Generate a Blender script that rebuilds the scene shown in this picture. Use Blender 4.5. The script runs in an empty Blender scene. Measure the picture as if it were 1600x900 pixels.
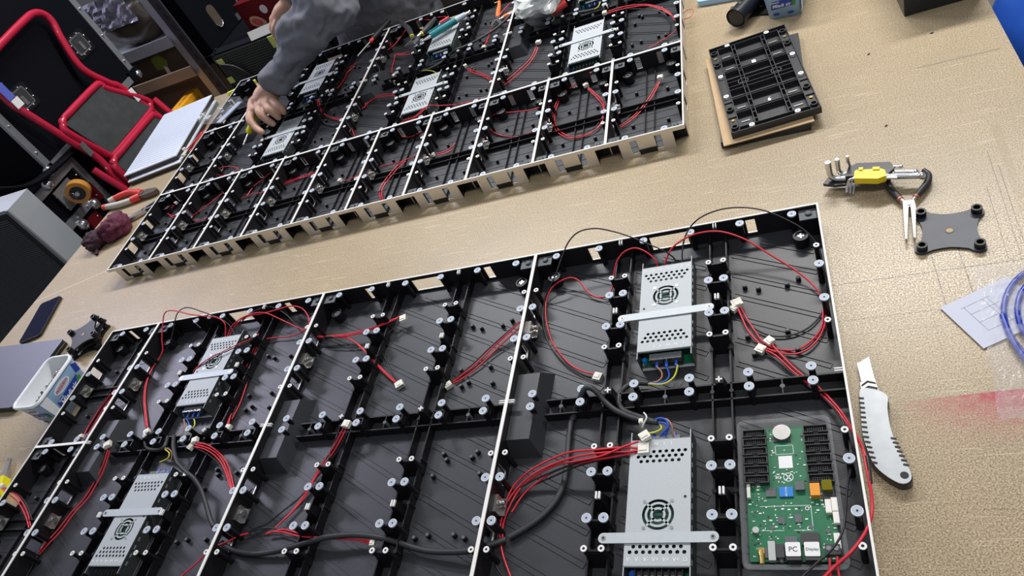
import bpy, math, random
from mathutils import Vector, Matrix, noise
random.seed(7)
SC = bpy.context.scene
COL = SC.collection
R = math.radians

# ---------------------------------------------------------------- camera, world, lights, exposure
cam_data = bpy.data.cameras.new('camera')
cam = bpy.data.objects.new('camera', cam_data); COL.objects.link(cam)
cam.location = (-0.0005, -0.92779, 0.88527)
cam.rotation_euler = (R(45.5508), R(22.9240), R(10.2367))
cam_data.sensor_fit = 'HORIZONTAL'; cam_data.sensor_width = 36.0
cam_data.lens = 36.0 * 1144.43 / 1600.0
cam_data.clip_start = 0.02; cam_data.clip_end = 60
SC.camera = cam
SC.view_settings.view_transform = 'Standard'; SC.view_settings.look = 'None'
SC.view_settings.gamma = 1.0; SC.view_settings.use_curve_mapping = False
SC.view_settings.exposure = 0.46
w = bpy.data.worlds.new('room_light'); SC.world = w; w.use_nodes = True
w.node_tree.nodes['Background'].inputs[0].default_value = (0.80, 0.88, 1.0, 1)
w.node_tree.nodes['Background'].inputs[1].default_value = 0.19
def area(name, loc, sx, sy, power, col=(1, 1, 1), rot=(0, 0, 0)):
    l = bpy.data.lights.new(name, 'AREA'); l.shape = 'RECTANGLE'; l.size = sx; l.size_y = sy
    l.energy = power; l.color = col
    o = bpy.data.objects.new(name, l); COL.objects.link(o); o.location = loc; o.rotation_euler = rot
    return o
area('ceiling_tube_lamp', (0.40, 1.85, 2.20), 1.5, 0.24, 62, (1.0, 0.97, 0.93))
area('ceiling_tube_lamp', (-1.60, 2.05, 2.25), 1.5, 0.22, 48, (0.96, 0.97, 1.0))
area('ceiling_tube_lamp', (-4.2, 1.55, 2.25), 1.5, 0.5, 60, (0.80, 0.78, 1.0))
area('ceiling_tube_lamp', (0.4, -0.9, 2.35), 1.5, 0.22, 14, (1.0, 0.97, 0.93))

# ---------------------------------------------------------------- materials
MATS = {}
def mat(name, col, rough=0.5, metal=0.0, var=0.0, scale=60.0, bump=0.0, alpha=None, trans=0.0, ior=1.45, emit=None, coat=0.0, col2=None, spec=None):
    m = bpy.data.materials.new(name); m.use_nodes = True; nt = m.node_tree; b = nt.nodes['Principled BSDF']
    b.inputs['Roughness'].default_value = rough; b.inputs['Metallic'].default_value = metal
    b.inputs['Base Color'].default_value = (*col, 1)
    if spec is not None: b.inputs['Specular IOR Level'].default_value = spec
    if coat: b.inputs['Coat Weight'].default_value = coat
    if trans: b.inputs['Transmission Weight'].default_value = trans; b.inputs['IOR'].default_value = ior
    if alpha is not None: b.inputs['Alpha'].default_value = alpha
    if emit: b.inputs['Emission Color'].default_value = (*emit[0], 1); b.inputs['Emission Strength'].default_value = emit[1]
    tc = nt.nodes.new('ShaderNodeTexCoord')
    n = nt.nodes.new('ShaderNodeTexNoise'); n.inputs['Scale'].default_value = scale; n.inputs['Detail'].default_value = 4
    nt.links.new(tc.outputs['Object'], n.inputs['Vector'])
    if var or col2:
        mx = nt.nodes.new('ShaderNodeMix'); mx.data_type = 'RGBA'
        c2 = col2 if col2 else tuple(min(1, c * (1 + var)) for c in col)
        c1 = col if col2 else tuple(c * (1 - var) for c in col)
        mx.inputs[6].default_value = (*c1, 1); mx.inputs[7].default_value = (*c2, 1)
        nt.links.new(n.outputs['Fac'], mx.inputs[0]); nt.links.new(mx.outputs[2], b.inputs['Base Color'])
    if bump:
        bp = nt.nodes.new('ShaderNodeBump'); bp.inputs['Strength'].default_value = bump; bp.inputs['Distance'].default_value = 0.001
        nt.links.new(n.outputs['Fac'], bp.inputs['Height']); nt.links.new(bp.outputs['Normal'], b.inputs['Normal'])
    MATS[name] = m
    return m
mat('black_paint', (0.008, 0.008, 0.010), 0.45, var=.15)
mat('black_plastic', (0.007, 0.007, 0.009), 0.42, var=.2, bump=.1, scale=300, spec=.32)
mat('pan_plastic', (0.030, 0.032, 0.037), 0.40, var=.10, bump=.12, scale=500)
mat('rim_white', (0.82, 0.80, 0.76), 0.4, var=.06)
mat('bare_alu', (0.74, 0.70, 0.64), 0.42, 0.75, var=.06, scale=30)
mat('disc_zinc', (0.40, 0.46, 0.55), 0.55, 0.15, var=.1, scale=400)
mat('ring_white', (0.80, 0.80, 0.78), 0.5, var=.05)
mat('galv', (0.43, 0.46, 0.475), 0.58, 0.25, var=.22, scale=700, bump=.04)
mat('strap_zinc', (0.46, 0.50, 0.52), 0.5, 0.3, var=.06, scale=90)
mat('chrome', (0.75, 0.75, 0.76), 0.18, 0.95, var=.05)
mat('steel', (0.50, 0.49, 0.47), 0.3, 0.9, var=.15, scale=200)
mat('psu_side', (0.035, 0.04, 0.042), 0.5, var=.3, scale=200)  # metal tray sides; dark reflection of the black surroundings put into the base colour
mat('pcb', (0.003, 0.14, 0.055), 0.42, var=.25, scale=220)
mat('pcb_dark', (0.008, 0.06, 0.04), 0.5, var=.4, scale=300)
mat('nylon', (0.80, 0.77, 0.68), 0.45, var=.05)
mat('wire_red', (0.64, 0.022, 0.04), 0.34, var=.12)
mat('wire_black', (0.012, 0.012, 0.013), 0.38, var=.2)
mat('cable_grey', (0.028, 0.030, 0.032), 0.5, var=.2)
mat('wire_blue', (0.02, 0.10, 0.55), 0.4, var=.1)
mat('wire_brown', (0.42, 0.20, 0.12), 0.4, var=.1)
mat('wire_yellow', (0.62, 0.62, 0.06), 0.4, var=.1)
mat('white_plastic', (0.80, 0.80, 0.80), 0.4, var=.04)
mat('ink_black', (0.01, 0.01, 0.012), 0.6, var=.1)
mat('ink_white', (0.85, 0.86, 0.86), 0.5, var=.05)
mat('gold', (0.75, 0.52, 0.16), 0.28, 0.9, var=.1)
mat('ic_black', (0.03, 0.03, 0.033), 0.5, var=.2)
mat('ferrite', (0.10, 0.11, 0.12), 0.6, var=.2)
mat('chip_blue', (0.005, 0.19, 0.62), 0.4, var=.1)
mat('orange_plastic', (0.80, 0.30, 0.015), 0.4, var=.1)
mat('fuse_yellow', (0.30, 0.26, 0.01), 0.15, var=.1, trans=.4)
mat('solder', (0.55, 0.56, 0.55), 0.35, 0.6, var=.3, scale=900)
mat('clear_plastic', (0.62, 0.66, 0.68), 0.08, alpha=0.15)

def M_table():
    m = bpy.data.materials.new('table_board'); m.use_nodes = True; nt = m.node_tree; N = nt.nodes; L = nt.links
    b = N['Principled BSDF']
    g = N.new('ShaderNodeNewGeometry')
    def nz(scale, det, vec=None, rough=.6):
        n = N.new('ShaderNodeTexNoise'); n.inputs['Scale'].default_value = scale; n.inputs['Detail'].default_value = det
        n.inputs['Roughness'].default_value = rough
        L.new(vec if vec else g.outputs['Position'], n.inputs['Vector']); return n.outputs['Fac']
    def ramp(fac, stops):
        r = N.new('ShaderNodeValToRGB'); e = r.color_ramp.elements
        while len(e) < len(stops): e.new(0.5)
        for i, (p, c) in enumerate(stops): e[i].position = p; e[i].color = (*c, 1)
        L.new(fac, r.inputs[0]); return r.outputs[0]
    def mix(fac, a, c, mode='MIX'):
        x = N.new('ShaderNodeMix'); x.data_type = 'RGBA'; x.blend_type = mode
        if isinstance(fac, float): x.inputs[0].default_value = fac
        else: L.new(fac, x.inputs[0])
        for i, v in ((6, a), (7, c)):
            if isinstance(v, tuple): x.inputs[i].default_value = (*v, 1)
            else: L.new(v, x.inputs[i])
        return x.outputs[2]
    def mathn(op, a, c):
        x = N.new('ShaderNodeMath'); x.operation = op
        for i, v in ((0, a), (1, c)):
            if isinstance(v, (int, float)): x.inputs[i].default_value = v
            else: L.new(v, x.inputs[i])
        return x.outputs[0]
    def mapping(rot, sc):
        x = N.new('ShaderNodeMapping'); x.inputs['Rotation'].default_value = (0, 0, rot); x.inputs['Scale'].default_value = sc
        L.new(g.outputs['Position'], x.inputs['Vector']); return x.outputs[0]
    base = ramp(nz(520, 4, None, .7), [(.35, (.14, .098, .056)), (.50, (.385, .30, .185)), (.65, (.62, .52, .365))])
    large = ramp(nz(2.3, 3), [(.3, (.86, .86, .86)), (.7, (1.06, 1.04, 1.0))])
    c = mix(1.0, base, large, 'MULTIPLY')
    # worn, scratched area: thin light and dark scratches in two directions
    for rot, sc, thr, col in ((.05, (9, 420, 1), .69, (.70, .62, .48)), (1.45, (7, 300, 1), .705, (.66, .57, .43)), (.02, (5, 700, 1), .70, (.10, .07, .045)), (1.62, (6, 520, 1), .71, (.13, .09, .06)), (.6, (10, 300, 1), .72, (.68, .6, .46))):
        s = nz(1.0, 2, mapping(rot, sc), .5)
        s = mathn('GREATER_THAN', s, thr)
        c = mix(mathn('MULTIPLY', s, .55), c, col)
    # dark pencil lines
    sep = N.new('ShaderNodeSeparateXYZ'); L.new(g.outputs['Position'], sep.inputs[0])
    X, Y = sep.outputs[0], sep.outputs[1]
    def lin(expr_c, axis, lo, hi, wd, slope=0.0, strength=.75, col=(.06, .05, .04)):
        nonlocal c
        v, o = (Y, X) if axis == 'x' else (X, Y)
        d = mathn('ABSOLUTE', mathn('SUBTRACT', mathn('SUBTRACT', v, expr_c), mathn('MULTIPLY', o, slope)), 0)
        k = mathn('MULTIPLY', mathn('LESS_THAN', d, wd), mathn('MULTIPLY', mathn('GREATER_THAN', o, lo), mathn('LESS_THAN', o, hi)))
        c = mix(mathn('MULTIPLY', k, strength), c, col)
    lin(-.1355, 'x', 0.0, .36, .0009)
    lin(-.205, 'x', -.01, .16, .0006, strength=.55)
    lin(-.232, 'x', .02, .16, .0005, strength=.4)
    lin(.172, 'y', -.21, -.06, .0009)
    lin(.137, 'y', -.21, -.10, .0007)
    lin(.118, 'y', -.30, -.18, .0004, strength=.4)
    lin(.255, 'y', -.13, .06, .0006, .05)
    lin(.247, 'y', -.13, .10, .0005, .05)
    lin(.232, 'y', -.13, .02, .0005, .05)
    lin(.268, 'y', -.14, .16, .006, .05, .35, (.26, .19, .10))
    lin(.362, 'x', .20, .33, .0022, .0, .5, (.14, .12, .10))
    lin(.86, 'x', -2.2, -1.9, .0014, .285, .7, (.80, .68, .52))
    # red marker smear that fades towards the camera side
    top = mathn('ADD', -.349, mathn('MULTIPLY', X, .04))
    dd = mathn('SUBTRACT', top, Y)
    f = N.new('ShaderNodeMapRange'); f.inputs[1].default_value = 0; f.inputs[2].default_value = .085; f.inputs[3].default_value = 1; f.inputs[4].default_value = 0; L.new(dd, f.inputs[0])
    f2 = N.new('ShaderNodeMapRange'); f2.inputs[1].default_value = .05; f2.inputs[2].default_value = .16; L.new(X, f2.inputs[0])
    k = mathn('MULTIPLY', mathn('MULTIPLY', mathn('POWER', f.outputs[0], 1.7), mathn('GREATER_THAN', dd, 0)), mathn('MULTIPLY', f2.outputs[0], mathn('MULTIPLY', nz(90, 3), 2.0)))
    c = mix(k, c, (.38, .035, .055))
    L.new(c, b.inputs['Base Color'])
    L.new(ramp(nz(420, 3), [(.35, (.22, .22, .22)), (.68, (.52, .52, .52))]), b.inputs['Roughness'])
    b.inputs['Specular IOR Level'].default_value = .45
    bp = N.new('ShaderNodeBump'); bp.inputs['Strength'].default_value = .22; bp.inputs['Distance'].default_value = .0005
    L.new(nz(480, 3), bp.inputs['Height']); L.new(bp.outputs[0], b.inputs['Normal'])
    MATS['table_board'] = m
M_table()

# ---------------------------------------------------------------- mesh helpers (all lengths in millimetres)
class MB:
    def __init__(s): s.v = []; s.f = []; s.m = []; s.sm = []; s.mats = []
    def mi(s, m):
        if m not in s.mats: s.mats.append(m)
        return s.mats.index(m)
    def add(s, vs, fs, m, smooth=False):
        o = len(s.v); s.v += [tuple(q) for q in vs]; k = s.mi(m)
        for f in fs: s.f.append([i + o for i in f]); s.m.append(k); s.sm.append(smooth)
        return s
    def box(s, x0, x1, y0, y1, z0, z1, m, top=None):
        v = [(x0, y0, z0), (x1, y0, z0), (x1, y1, z0), (x0, y1, z0), (x0, y0, z1), (x1, y0, z1), (x1, y1, z1), (x0, y1, z1)]
        s.add(v, [(0, 3, 2, 1), (0, 1, 5, 4), (1, 2, 6, 5), (2, 3, 7, 6), (3, 0, 4, 7)], m)
        s.add(v, [(4, 5, 6, 7)], top or m); return s
    def frustum(s, b, t, z0, z1, m):   # b, t = (x0,x1,y0,y1)
        v = [(b[0], b[2], z0), (b[1], b[2], z0), (b[1], b[3], z0), (b[0], b[3], z0), (t[0], t[2], z1), (t[1], t[2], z1), (t[1], t[3], z1), (t[0], t[3], z1)]
        return s.add(v, [(0, 3, 2, 1), (4, 5, 6, 7), (0, 1, 5, 4), (1, 2, 6, 5), (2, 3, 7, 6), (3, 0, 4, 7)], m)
    def cyl(s, x, y, z0, z1, r, m, n=14, top=None, r2=None):
        r2 = r if r2 is None else r2
        v = [(x + r * math.cos(2 * math.pi * i / n), y + r * math.sin(2 * math.pi * i / n), z0) for i in range(n)] + \
            [(x + r2 * math.cos(2 * math.pi * i / n), y + r2 * math.sin(2 * math.pi * i / n), z1) for i in range(n)]
        s.add(v, [(i, (i + 1) % n, n + (i + 1) % n, n + i) for i in range(n)], m, True)
        s.add(v, [tuple(reversed(range(n)))], m); s.add(v, [tuple(range(n, 2 * n))], top or m); return s
    def ring(s, x, y, z0, z1, r, ri, m, n=16, zi=None):
        zi = z0 if zi is None else zi
        c = [(math.cos(2 * math.pi * i / n), math.sin(2 * math.pi * i / n)) for i in range(n)]
        v = [(x + r * a, y + r * b, z0) for a, b in c] + [(x + r * a, y + r * b, z1) for a, b in c] + [(x + ri * a, y + ri * b, z1) for a, b in c] + [(x + ri * a, y + ri * b, zi) for a, b in c]
        fs = []
        for k in range(3): fs += [(k * n + i, k * n + (i + 1) % n, (k + 1) * n + (i + 1) % n, (k + 1) * n + i) for i in range(n)]
        fs += [(3 * n + i, 3 * n + (i + 1) % n, (i + 1) % n, i) for i in range(n)]
        return s.add(v, fs, m)
    def prism(s, pts, z0, z1, m, top=None, bev=0.0):
        n = len(pts)
        v = [(a, b, z0) for a, b in pts] + [(a, b, z1) for a, b in pts]
        s.add(v, [(i, (i + 1) % n, n + (i + 1) % n, n + i) for i in range(n)] + [tuple(reversed(range(n)))], m)
        s.add(v, [tuple(range(n, 2 * n))], top or m); return s
    def tube(s, pts, r, m, n=8, closed=False, cap=True, flat=1.0):
        P = [Vector(q) for q in pts]; k = len(P)
        rs = r if isinstance(r, (list, tuple)) else [r] * k
        T = []
        for i in range(k):
            a = P[(i - 1) % k] if (closed or i > 0) else P[i]; b = P[(i + 1) % k] if (closed or i < k - 1) else P[i]
            t = (b - a); T.append(t.normalized() if t.length > 1e-9 else Vector((0, 0, 1)))
        up = Vector((0, 0, 1)) if abs(T[0].z) < .9 else Vector((1, 0, 0))
        nrm = (up - T[0] * up.dot(T[0])).normalized(); vs = []
        for i in range(k):
            nrm = (nrm - T[i] * nrm.dot(T[i]))
            nrm = nrm.normalized() if nrm.length > 1e-6 else T[i].orthogonal().normalized()
            bn = T[i].cross(nrm)
            for j in range(n):
                a = 2 * math.pi * j / n; vs.append(P[i] + (nrm * math.cos(a) * flat + bn * math.sin(a)) * rs[i])
        fs = []
        for i in range(k if closed else k - 1):
            i2 = (i + 1) % k
            fs += [(i * n + j, i * n + (j + 1) % n, i2 * n + (j + 1) % n, i2 * n + j) for j in range(n)]
        s.add(vs, fs, m, True)
        if cap and not closed:
            s.add(vs, [tuple(reversed(range(n))), tuple(range((k - 1) * n, k * n))], m)
        return s
    def sphere(s, c, r, m, seg=12, rings=8, sc=(1, 1, 1)):
        vs = [(c[0], c[1], c[2] - r * sc[2])]; fs = []
        for i in range(1, rings):
            a = math.pi * i / rings - math.pi / 2
            for j in range(seg):
                b = 2 * math.pi * j / seg; vs.append((c[0] + r * math.cos(a) * math.cos(b) * sc[0], c[1] + r * math.cos(a) * math.sin(b) * sc[1], c[2] + r * math.sin(a) * sc[2]))
        vs.append((c[0], c[1], c[2] + r * sc[2])); t = len(vs) - 1
        for j in range(seg): fs.append((0, 1 + (j + 1) % seg, 1 + j)); fs.append((t, 1 + (rings - 2) * seg + j, 1 + (rings - 2) * seg + (j + 1) % seg))
        for i in range(rings - 2):
            for j in range(seg): fs.append((1 + i * seg + j, 1 + i * seg + (j + 1) % seg, 1 + (i + 1) * seg + (j + 1) % seg, 1 + (i + 1) * seg + j))
        return s.add(vs, fs, m, True)
    def xf(s, M, start=0):
        for i in range(start, len(s.v)): s.v[i] = tuple(M @ Vector(s.v[i]))
        return s
    def data(s, name):
        me = bpy.data.meshes.new(name)
        me.from_pydata([(a * .001, b * .001, c * .001) for a, b, c in s.v], [], s.f)
        for m in s.mats: me.materials.append(MATS[m])
        me.polygons.foreach_set('material_index', s.m); me.polygons.foreach_set('use_smooth', s.sm)
        me.update(); return me
def rrect(x0, x1, y0, y1, r, n=5):
    o = []
    for cx, cy, a in ((x1 - r, y1 - r, 0), (x0 + r, y1 - r, 90), (x0 + r, y0 + r, 180), (x1 - r, y0 + r, 270)):
        for i in range(n + 1):
            t = R(a + 90 * i / n); o.append((cx + r * math.cos(t), cy + r * math.sin(t)))
    return o
def spline(pts, sub=6, closed=False):
    P = [Vector(q) for q in pts]; k = len(P)
    if k < 3 and not closed: return P
    o = []
    for i in range(k if closed else k - 1):
        if closed: a, b, c, d = P[(i - 1) % k], P[i], P[(i + 1) % k], P[(i + 2) % k]
        else: a, b, c, d = P[max(0, i - 1)], P[i], P[i + 1], P[min(k - 1, i + 2)]
        for j in range(sub):
            t = j / sub
            o.append(.5 * ((2 * b) + (c - a) * t + (2 * a - 5 * b + 4 * c - d) * t * t + (3 * b - a - 3 * c + d) * t ** 3))
    if not closed: o.append(P[-1])
    return o
def tag(o, label=None, cat=None, group=None, kind=None):
    if label: o['label'] = label
    if cat: o['category'] = cat
    if group: o['group'] = group
    if kind: o['kind'] = kind
    return o
def link(name, data, parent=None, loc=(0, 0, 0), rot=(0, 0, 0), label=None):
    o = bpy.data.objects.new(name, data); COL.objects.link(o)
    o.location = tuple(c * .001 for c in loc); o.rotation_euler = rot
    if parent: o.parent = parent
    if label: o['label'] = label
    return o
def build(mb, name, parent=None, loc=(0, 0, 0), rot=(0, 0, 0), label=None): return link(name, mb.data(name), parent, loc, rot, label)
def thing(name, label, cat, loc=(0, 0, 0), rz=0.0, group=None, rot=None):
    return tag(link(name, None, None, loc, rot or (0, 0, rz)), label, cat, group)
def bevel(o, w, seg=2):
    m = o.modifiers.new('bevel', 'BEVEL'); m.width = w * .001; m.segments = seg; m.limit_method = 'ANGLE'; return o
def text_mesh(txt, size, name='lettering', extrude=.15, m='ink_black', bold=False, shear=0.0, align='CENTER', spacing=1.0):
    cu = bpy.data.curves.new(name, 'FONT'); cu.body = txt; cu.size = size * .001; cu.extrude = extrude * .001; cu.align_x = align; cu.align_y = 'CENTER'; cu.shear = shear
    cu.space_character = spacing
    if bold: cu.offset = size * .000012
    t = bpy.data.objects.new(name, cu); COL.objects.link(t)
    dg = bpy.context.evaluated_depsgraph_get(); me = bpy.data.meshes.new_from_object(t.evaluated_get(dg))
    bpy.data.objects.remove(t); bpy.data.curves.remove(cu)
    me.name = name; me.materials.clear(); me.materials.append(MATS[m]); return me
FAR = Matrix.Translation((-212.72, 290.81, 0)) @ Matrix.Rotation(R(1.4498), 4, 'Z')
FROT = R(1.4498)
def far(x, y, z=0): return tuple(FAR @ Vector((x, y, z)))
# ---------------------------------------------------------------- the room and the work table
mat('floor_concrete', (0.10, 0.095, 0.09), 0.6, var=.25, scale=6, bump=.1)
mat('wall_paint', (0.30, 0.29, 0.27), 0.8, var=.08, scale=4)
b = MB().box(-7000, 5000, -4500, 6500, -760, -740, 'floor_concrete'); tag(build(b, 'floor'), kind='structure')
b = MB().box(-7020, -6900, -4500, 6500, -740, 2600, 'wall_paint'); tag(build(b, 'wall_left'), kind='structure')
b = MB().box(-6900, 5000, 6400, 6520, -740, 2600, 'wall_paint'); tag(build(b, 'wall_back'), kind='structure')
mat('table_edge', (.72, .66, .58), .5, var=.1)
mat('leg_steel', (.18, .18, .19), .4, .6, var=.1)
TB = [(-2215, -520), (346, -660), (350, 1262), (-2112, 1262)]
TT = thing('work_table', 'large tan fibreboard work table scratched on its right side', 'table')
b = MB().prism(TB, -22, 0, 'table_edge', 'table_board'); build(b, 'table_top', TT)
for x, y in ((-2080, -420), (250, -540), (-2030, 1230), (270, 1230)):
    build(MB().box(x - 30, x + 30, y - 30, y + 30, -740, -22, 'leg_steel'), 'leg', TT)
build(MB().box(-2030, 260, 1215, 1245, -120, -22, 'leg_steel'), 'apron', TT)
# ---------------------------------------------------------------- LED cabinets seen from behind
H = 47.0      # rim height above the table
def post_mesh(kind):
    b = MB()
    if kind == 'magnet':
        b.cyl(0, 0, 2, 41.5, 4.6, 'black_plastic', 10, r2=4.2); b.cyl(0, 0, 41.5, 43.6, 6.9, 'disc_zinc', 18, r2=6.6)
        b.ring(0, 0, 43.6, 43.8, 6.6, 5.9, 'ring_white', 16); b.cyl(0, 0, 43.6, 43.75, 1.4, 'ink_black', 8)
    else:
        b.cyl(0, 0, 2, 40.5, 4.0, 'black_plastic', 10, r2=3.6); b.ring(0, 0, 40.5, 42.2, 4.4, 1.9, 'ring_white', 14); b.cyl(0, 0, 40.5, 40.9, 2.0, 'ink_black', 8)
    return b.data(kind + '_post')
ME_MAG = post_mesh('magnet'); ME_SCR = post_mesh('screw')
ME_PEG = MB().cyl(0, 0, 2, 9.5, 3.9, 'black_plastic', 9).cyl(0, 0, 9.5, 11.2, 2.6, 'ferrite', 9).data('alignment_peg')
def boss_mesh():
    b = MB().cyl(0, 0, 2, 21, 11.5, 'black_plastic', 20).ring(0, 0, 21, 23, 11.5, 8.6, 'black_plastic', 20)
    b.cyl(0, 0, 21, 21.6, 6.5, 'ferrite', 14).box(-4.5, 4.5, -1, 1, 21.6, 22.4, 'chrome').box(-1, 1, -4.5, 4.5, 21.6, 22.4, 'chrome')
    return b.data('round_boss')
ME_BOSS = boss_mesh()
def clip_mesh():
    b = MB().box(-1, 4, -13, 13, 14, 30, 'steel').box(4, 12, -13, 13, 14, 16, 'steel')
    n = len(b.v); b.cyl(0, 0, 0, 10, 4.2, 'chrome', 12); b.xf(Matrix.Translation((4, 2, 24)) @ Matrix.Rotation(R(90), 4, 'Y'), n)
    n = len(b.v); b.cyl(0, 0, 0, 4, 6.0, 'steel', 6); b.xf(Matrix.Translation((4, 2, 24)) @ Matrix.Rotation(R(90), 4, 'Y'), n)
    return b.data('wall_clip')
ME_CLIP = clip_mesh()
ME_BLOCK = MB().box(-13, 13, -11, 11, 2, 38, 'black_plastic').box(-13, 13, -11, 11, 38, 39.5, 'ferrite').cyl(1, 1, 39.5, 42, 5.2, 'black_plastic', 12).cyl(1, 1, 42, 42.6, 3.2, 'ferrite', 12).data('corner_block')
ME_NUT = MB().cyl(0, 0, 0, 4, 3.2, 'chrome', 10).data('wall_screw')
def slab(b, axis, side, L, holes, skin=None):
    """wall along axis ('x' or 'y') at +/- side (outer face), half length L; holes = [(s0,s1,z0,z1)]; black inner layer, bare skin outside, pale rim on top"""
    sg = 1 if side > 0 else -1; ao, am, ai = side, side - sg * 1.2, side - sg * 3.0
    def bx(s0, s1, a, c, z0, z1, m):
        lo, hi = min(a, c), max(a, c)
        if axis == 'x': b.box(s0, s1, lo, hi, z0, z1, m)
        else: b.box(lo, hi, s0, s1, z0, z1, m)
    def layer(a, c, hs, m, zt):
        cuts = sorted(set([-L, L] + [q for h in hs for q in h[:2]]))
        for s0, s1 in zip(cuts[:-1], cuts[1:]):
            zz = [(0.0, zt)]
            for h in hs:
                if h[0] <= s0 + 1e-6 and h[1] >= s1 - 1e-6:
                    zz = [q for z0, z1 in zz for q in ((z0, min(z1, h[2])), (max(z0, h[3]), z1)) if q[1] - q[0] > .05]
            for z0, z1 in zz: bx(s0, s1, a, c, max(z0, .4), z1, m)
    layer(ai, am, holes, 'black_paint', 45.6)
    layer(am, ao, skin if skin is not None else holes, 'bare_alu', 45.6)
    bx(-L, L, ai + sg * .2, ao, 45.6, H, 'rim_white')
def tick(b, x, y, ax):
    for d in (-2, 2):
        if ax == 'x': b.box(x - 5, x + 5, y + d - .7, y + d + .7, 42, 46.2, 'ring_white')
        else: b.box(x + d - .7, x + d + .7, y - 5, y + 5, 42, 46.2, 'ring_white')
PEG_UP = [(-123, -119), (-103, -127), (-61, -127), (-44, -118), (-123, -218), (-115, -252), (-103, -245), (-67, -217), (-56, -252)]
PEG_LO = [(-115, -382), (-107, -393), (-63, -391), (-55, -382), (-125, -420), (-43, -420), (-129, -520), (-107, -516), (-64, -516), (-46, -521)]
def cab_A_parts():
    P = []                                             # (name, mesh, loc)
    b = MB().box(-239.5, 239.5, -319.5, 319.5, .3, 2.6, 'pan_plastic')
    for hy in (-160, 160):                             # slanted stiffening ribs in the pan
        for x0, x1 in ((-233, -94), (-66, 66), (94, 233)):
            for k in range(-3, 5):
                y = hy + k * 44; xa, xb = x0 + 6, x1 - 10; ya, yb = y + 30, y - 34
                lo, hi = hy - 140, hy + 138
                if ya > hi: xa += (ya - hi) * (xb - xa) / 64; ya = hi
                if yb < lo: xb -= (lo - yb) * (xb - xa) / 64; yb = lo
                if xb - xa < 20: continue
                d = Vector((xb - xa, yb - ya, 0)).normalized(); n = Vector((-d.y, d.x, 0)) * 2.6
                a_, c_ = Vector((xa, ya, 0)), Vector((xb, yb, 0)); u_ = n / 2.6
                for s0, s1 in ((-4.6, -3.2), (3.2, 4.6)): b.prism([((a_ + u_ * s1).x, (a_ + u_ * s1).y), ((a_ + u_ * s0).x, (a_ + u_ * s0).y), ((c_ + u_ * s0).x, (c_ + u_ * s0).y), ((c_ + u_ * s1).x, (c_ + u_ * s1).y)], 2.6, 3.7, 'pan_plastic')
                b.prism([((c_ + u_ * 4.6).x, (c_ + u_ * 4.6).y), ((c_ - u_ * 4.6).x, (c_ - u_ * 4.6).y), ((c_ - u_ * 4.6 + d * 1.4).x, (c_ - u_ * 4.6 + d * 1.4).y), ((c_ + u_ * 4.6 + d * 1.4).x, (c_ + u_ * 4.6 + d * 1.4).y)], 2.6, 3.7, 'pan_plastic')
    P.append(('floor_pan', b.data('floor_pan'), (0, 0, 0)))
    b = MB(); e = 20
    hb = [(128, 143, 9, 39), (-143, -128, 9, 39), (-32, 32, 8, 38)]
    slab(b, 'x', 320, 240, hb); slab(b, 'x', -320, 240, hb)
    hs = [q for c in (-160, 160) for q in ((c + 35, c + 60, 9, 38), (c - 60, c - 35, 9, 38))]
    slab(b, 'y', 240, 317, hs); slab(b, 'y', -240, 317, hs)
    for x in (-80, 80): tick(b, x, 312, 'y'); tick(b, x, -312, 'y')
    for x in (-232, 232): tick(b, x, 0, 'x')
    P.append(('outer_frame', b.data('outer_frame'), (0, 0, 0)))
    YP = [c + d for c in (-160, 160) for d in (-73, -33, 33, 73)]
    b = MB()                                           # a lengthwise rail
    for x in (-13, 13):
        b.box(x - 1.2, x + 1.2, -317, 317, 2, 20, 'black_plastic')
        for y in range(-300, 301, 75): b.cyl(x, y, 2, 21, 3.2, 'black_plastic', 8)
    for y in YP: b.box(-12, 12, y - 1.4, y + 1.4, 2, 36, 'black_plastic')
    for y in YP: b.frustum((-16, 16, y - 9, y + 9), (-12, 12, y - 2.5, y + 2.5), 2, 32, 'black_plastic')
    for c in (-160, 160):
        b.frustum((-9, 9, c - 12, c + 12), (-4, 4, c - 5, c + 5), 2, 38, 'black_plastic')
        b.box(-3.4, -1, c - 5, c + 5, 38, 41.5, 'ring_white'); b.box(1, 3.4, c - 5, c + 5, 38, 41.5, 'ring_white')
    me = b.data('rail')
    P += [('rail', me, (-80, 0, 0)), ('rail', me, (80, 0, 0))]
    b = MB()
    for y in (-13, 13): b.box(-186, 237, y - 1.2, y + 1.2, 2, 20, 'black_plastic')
    XM = [-200, -120, -40, 40, 120, 200]
    for x in XM[1:]: b.box(x - 1.4, x + 1.4, -12, 12, 2, 30, 'black_plastic'); b.box(x - 3, x + 3, -15, 15, 2, 24, 'black_plastic')
    for x in (-160, 0, 160): b.box(x - 1, x + 1, -12, 12, 2, 20, 'black_plastic'); b.cyl(x, 0, 2, 20.5, 3.4, 'ferrite', 9)
    for x in (-80, 80):
        b.frustum((x - 10, x + 10, -3, 17), (x - 5, x + 5, 2, 12), 2, 38, 'black_plastic')
        b.box(x - 4.5, x + 4.5, 6, 8, 38, 40.5, 'ring_white'); b.box(x - 1, x + 1, 2.5, 11.5, 38, 40.5, 'ring_white')
    P.append(('cross_rail', b.data('cross_rail'), (0, 0, 0)))
    b = MB().frustum((-236.5, -186, -76, 76), (-236.5, -199, -60, 60), 2.4, 31, 'pan_plastic')
    P.append(('handle_box', b.data('handle_box'), (0, 0, 0)))
    for x in (-91.5, -68.5, 68.5, 91.5):
        for y in YP: P.append(('magnet_post' if abs(abs(y) - 160) < 40 else 'screw_post', ME_MAG if abs(abs(y) - 160) < 40 else ME_SCR, (x, y, 0)))
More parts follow.
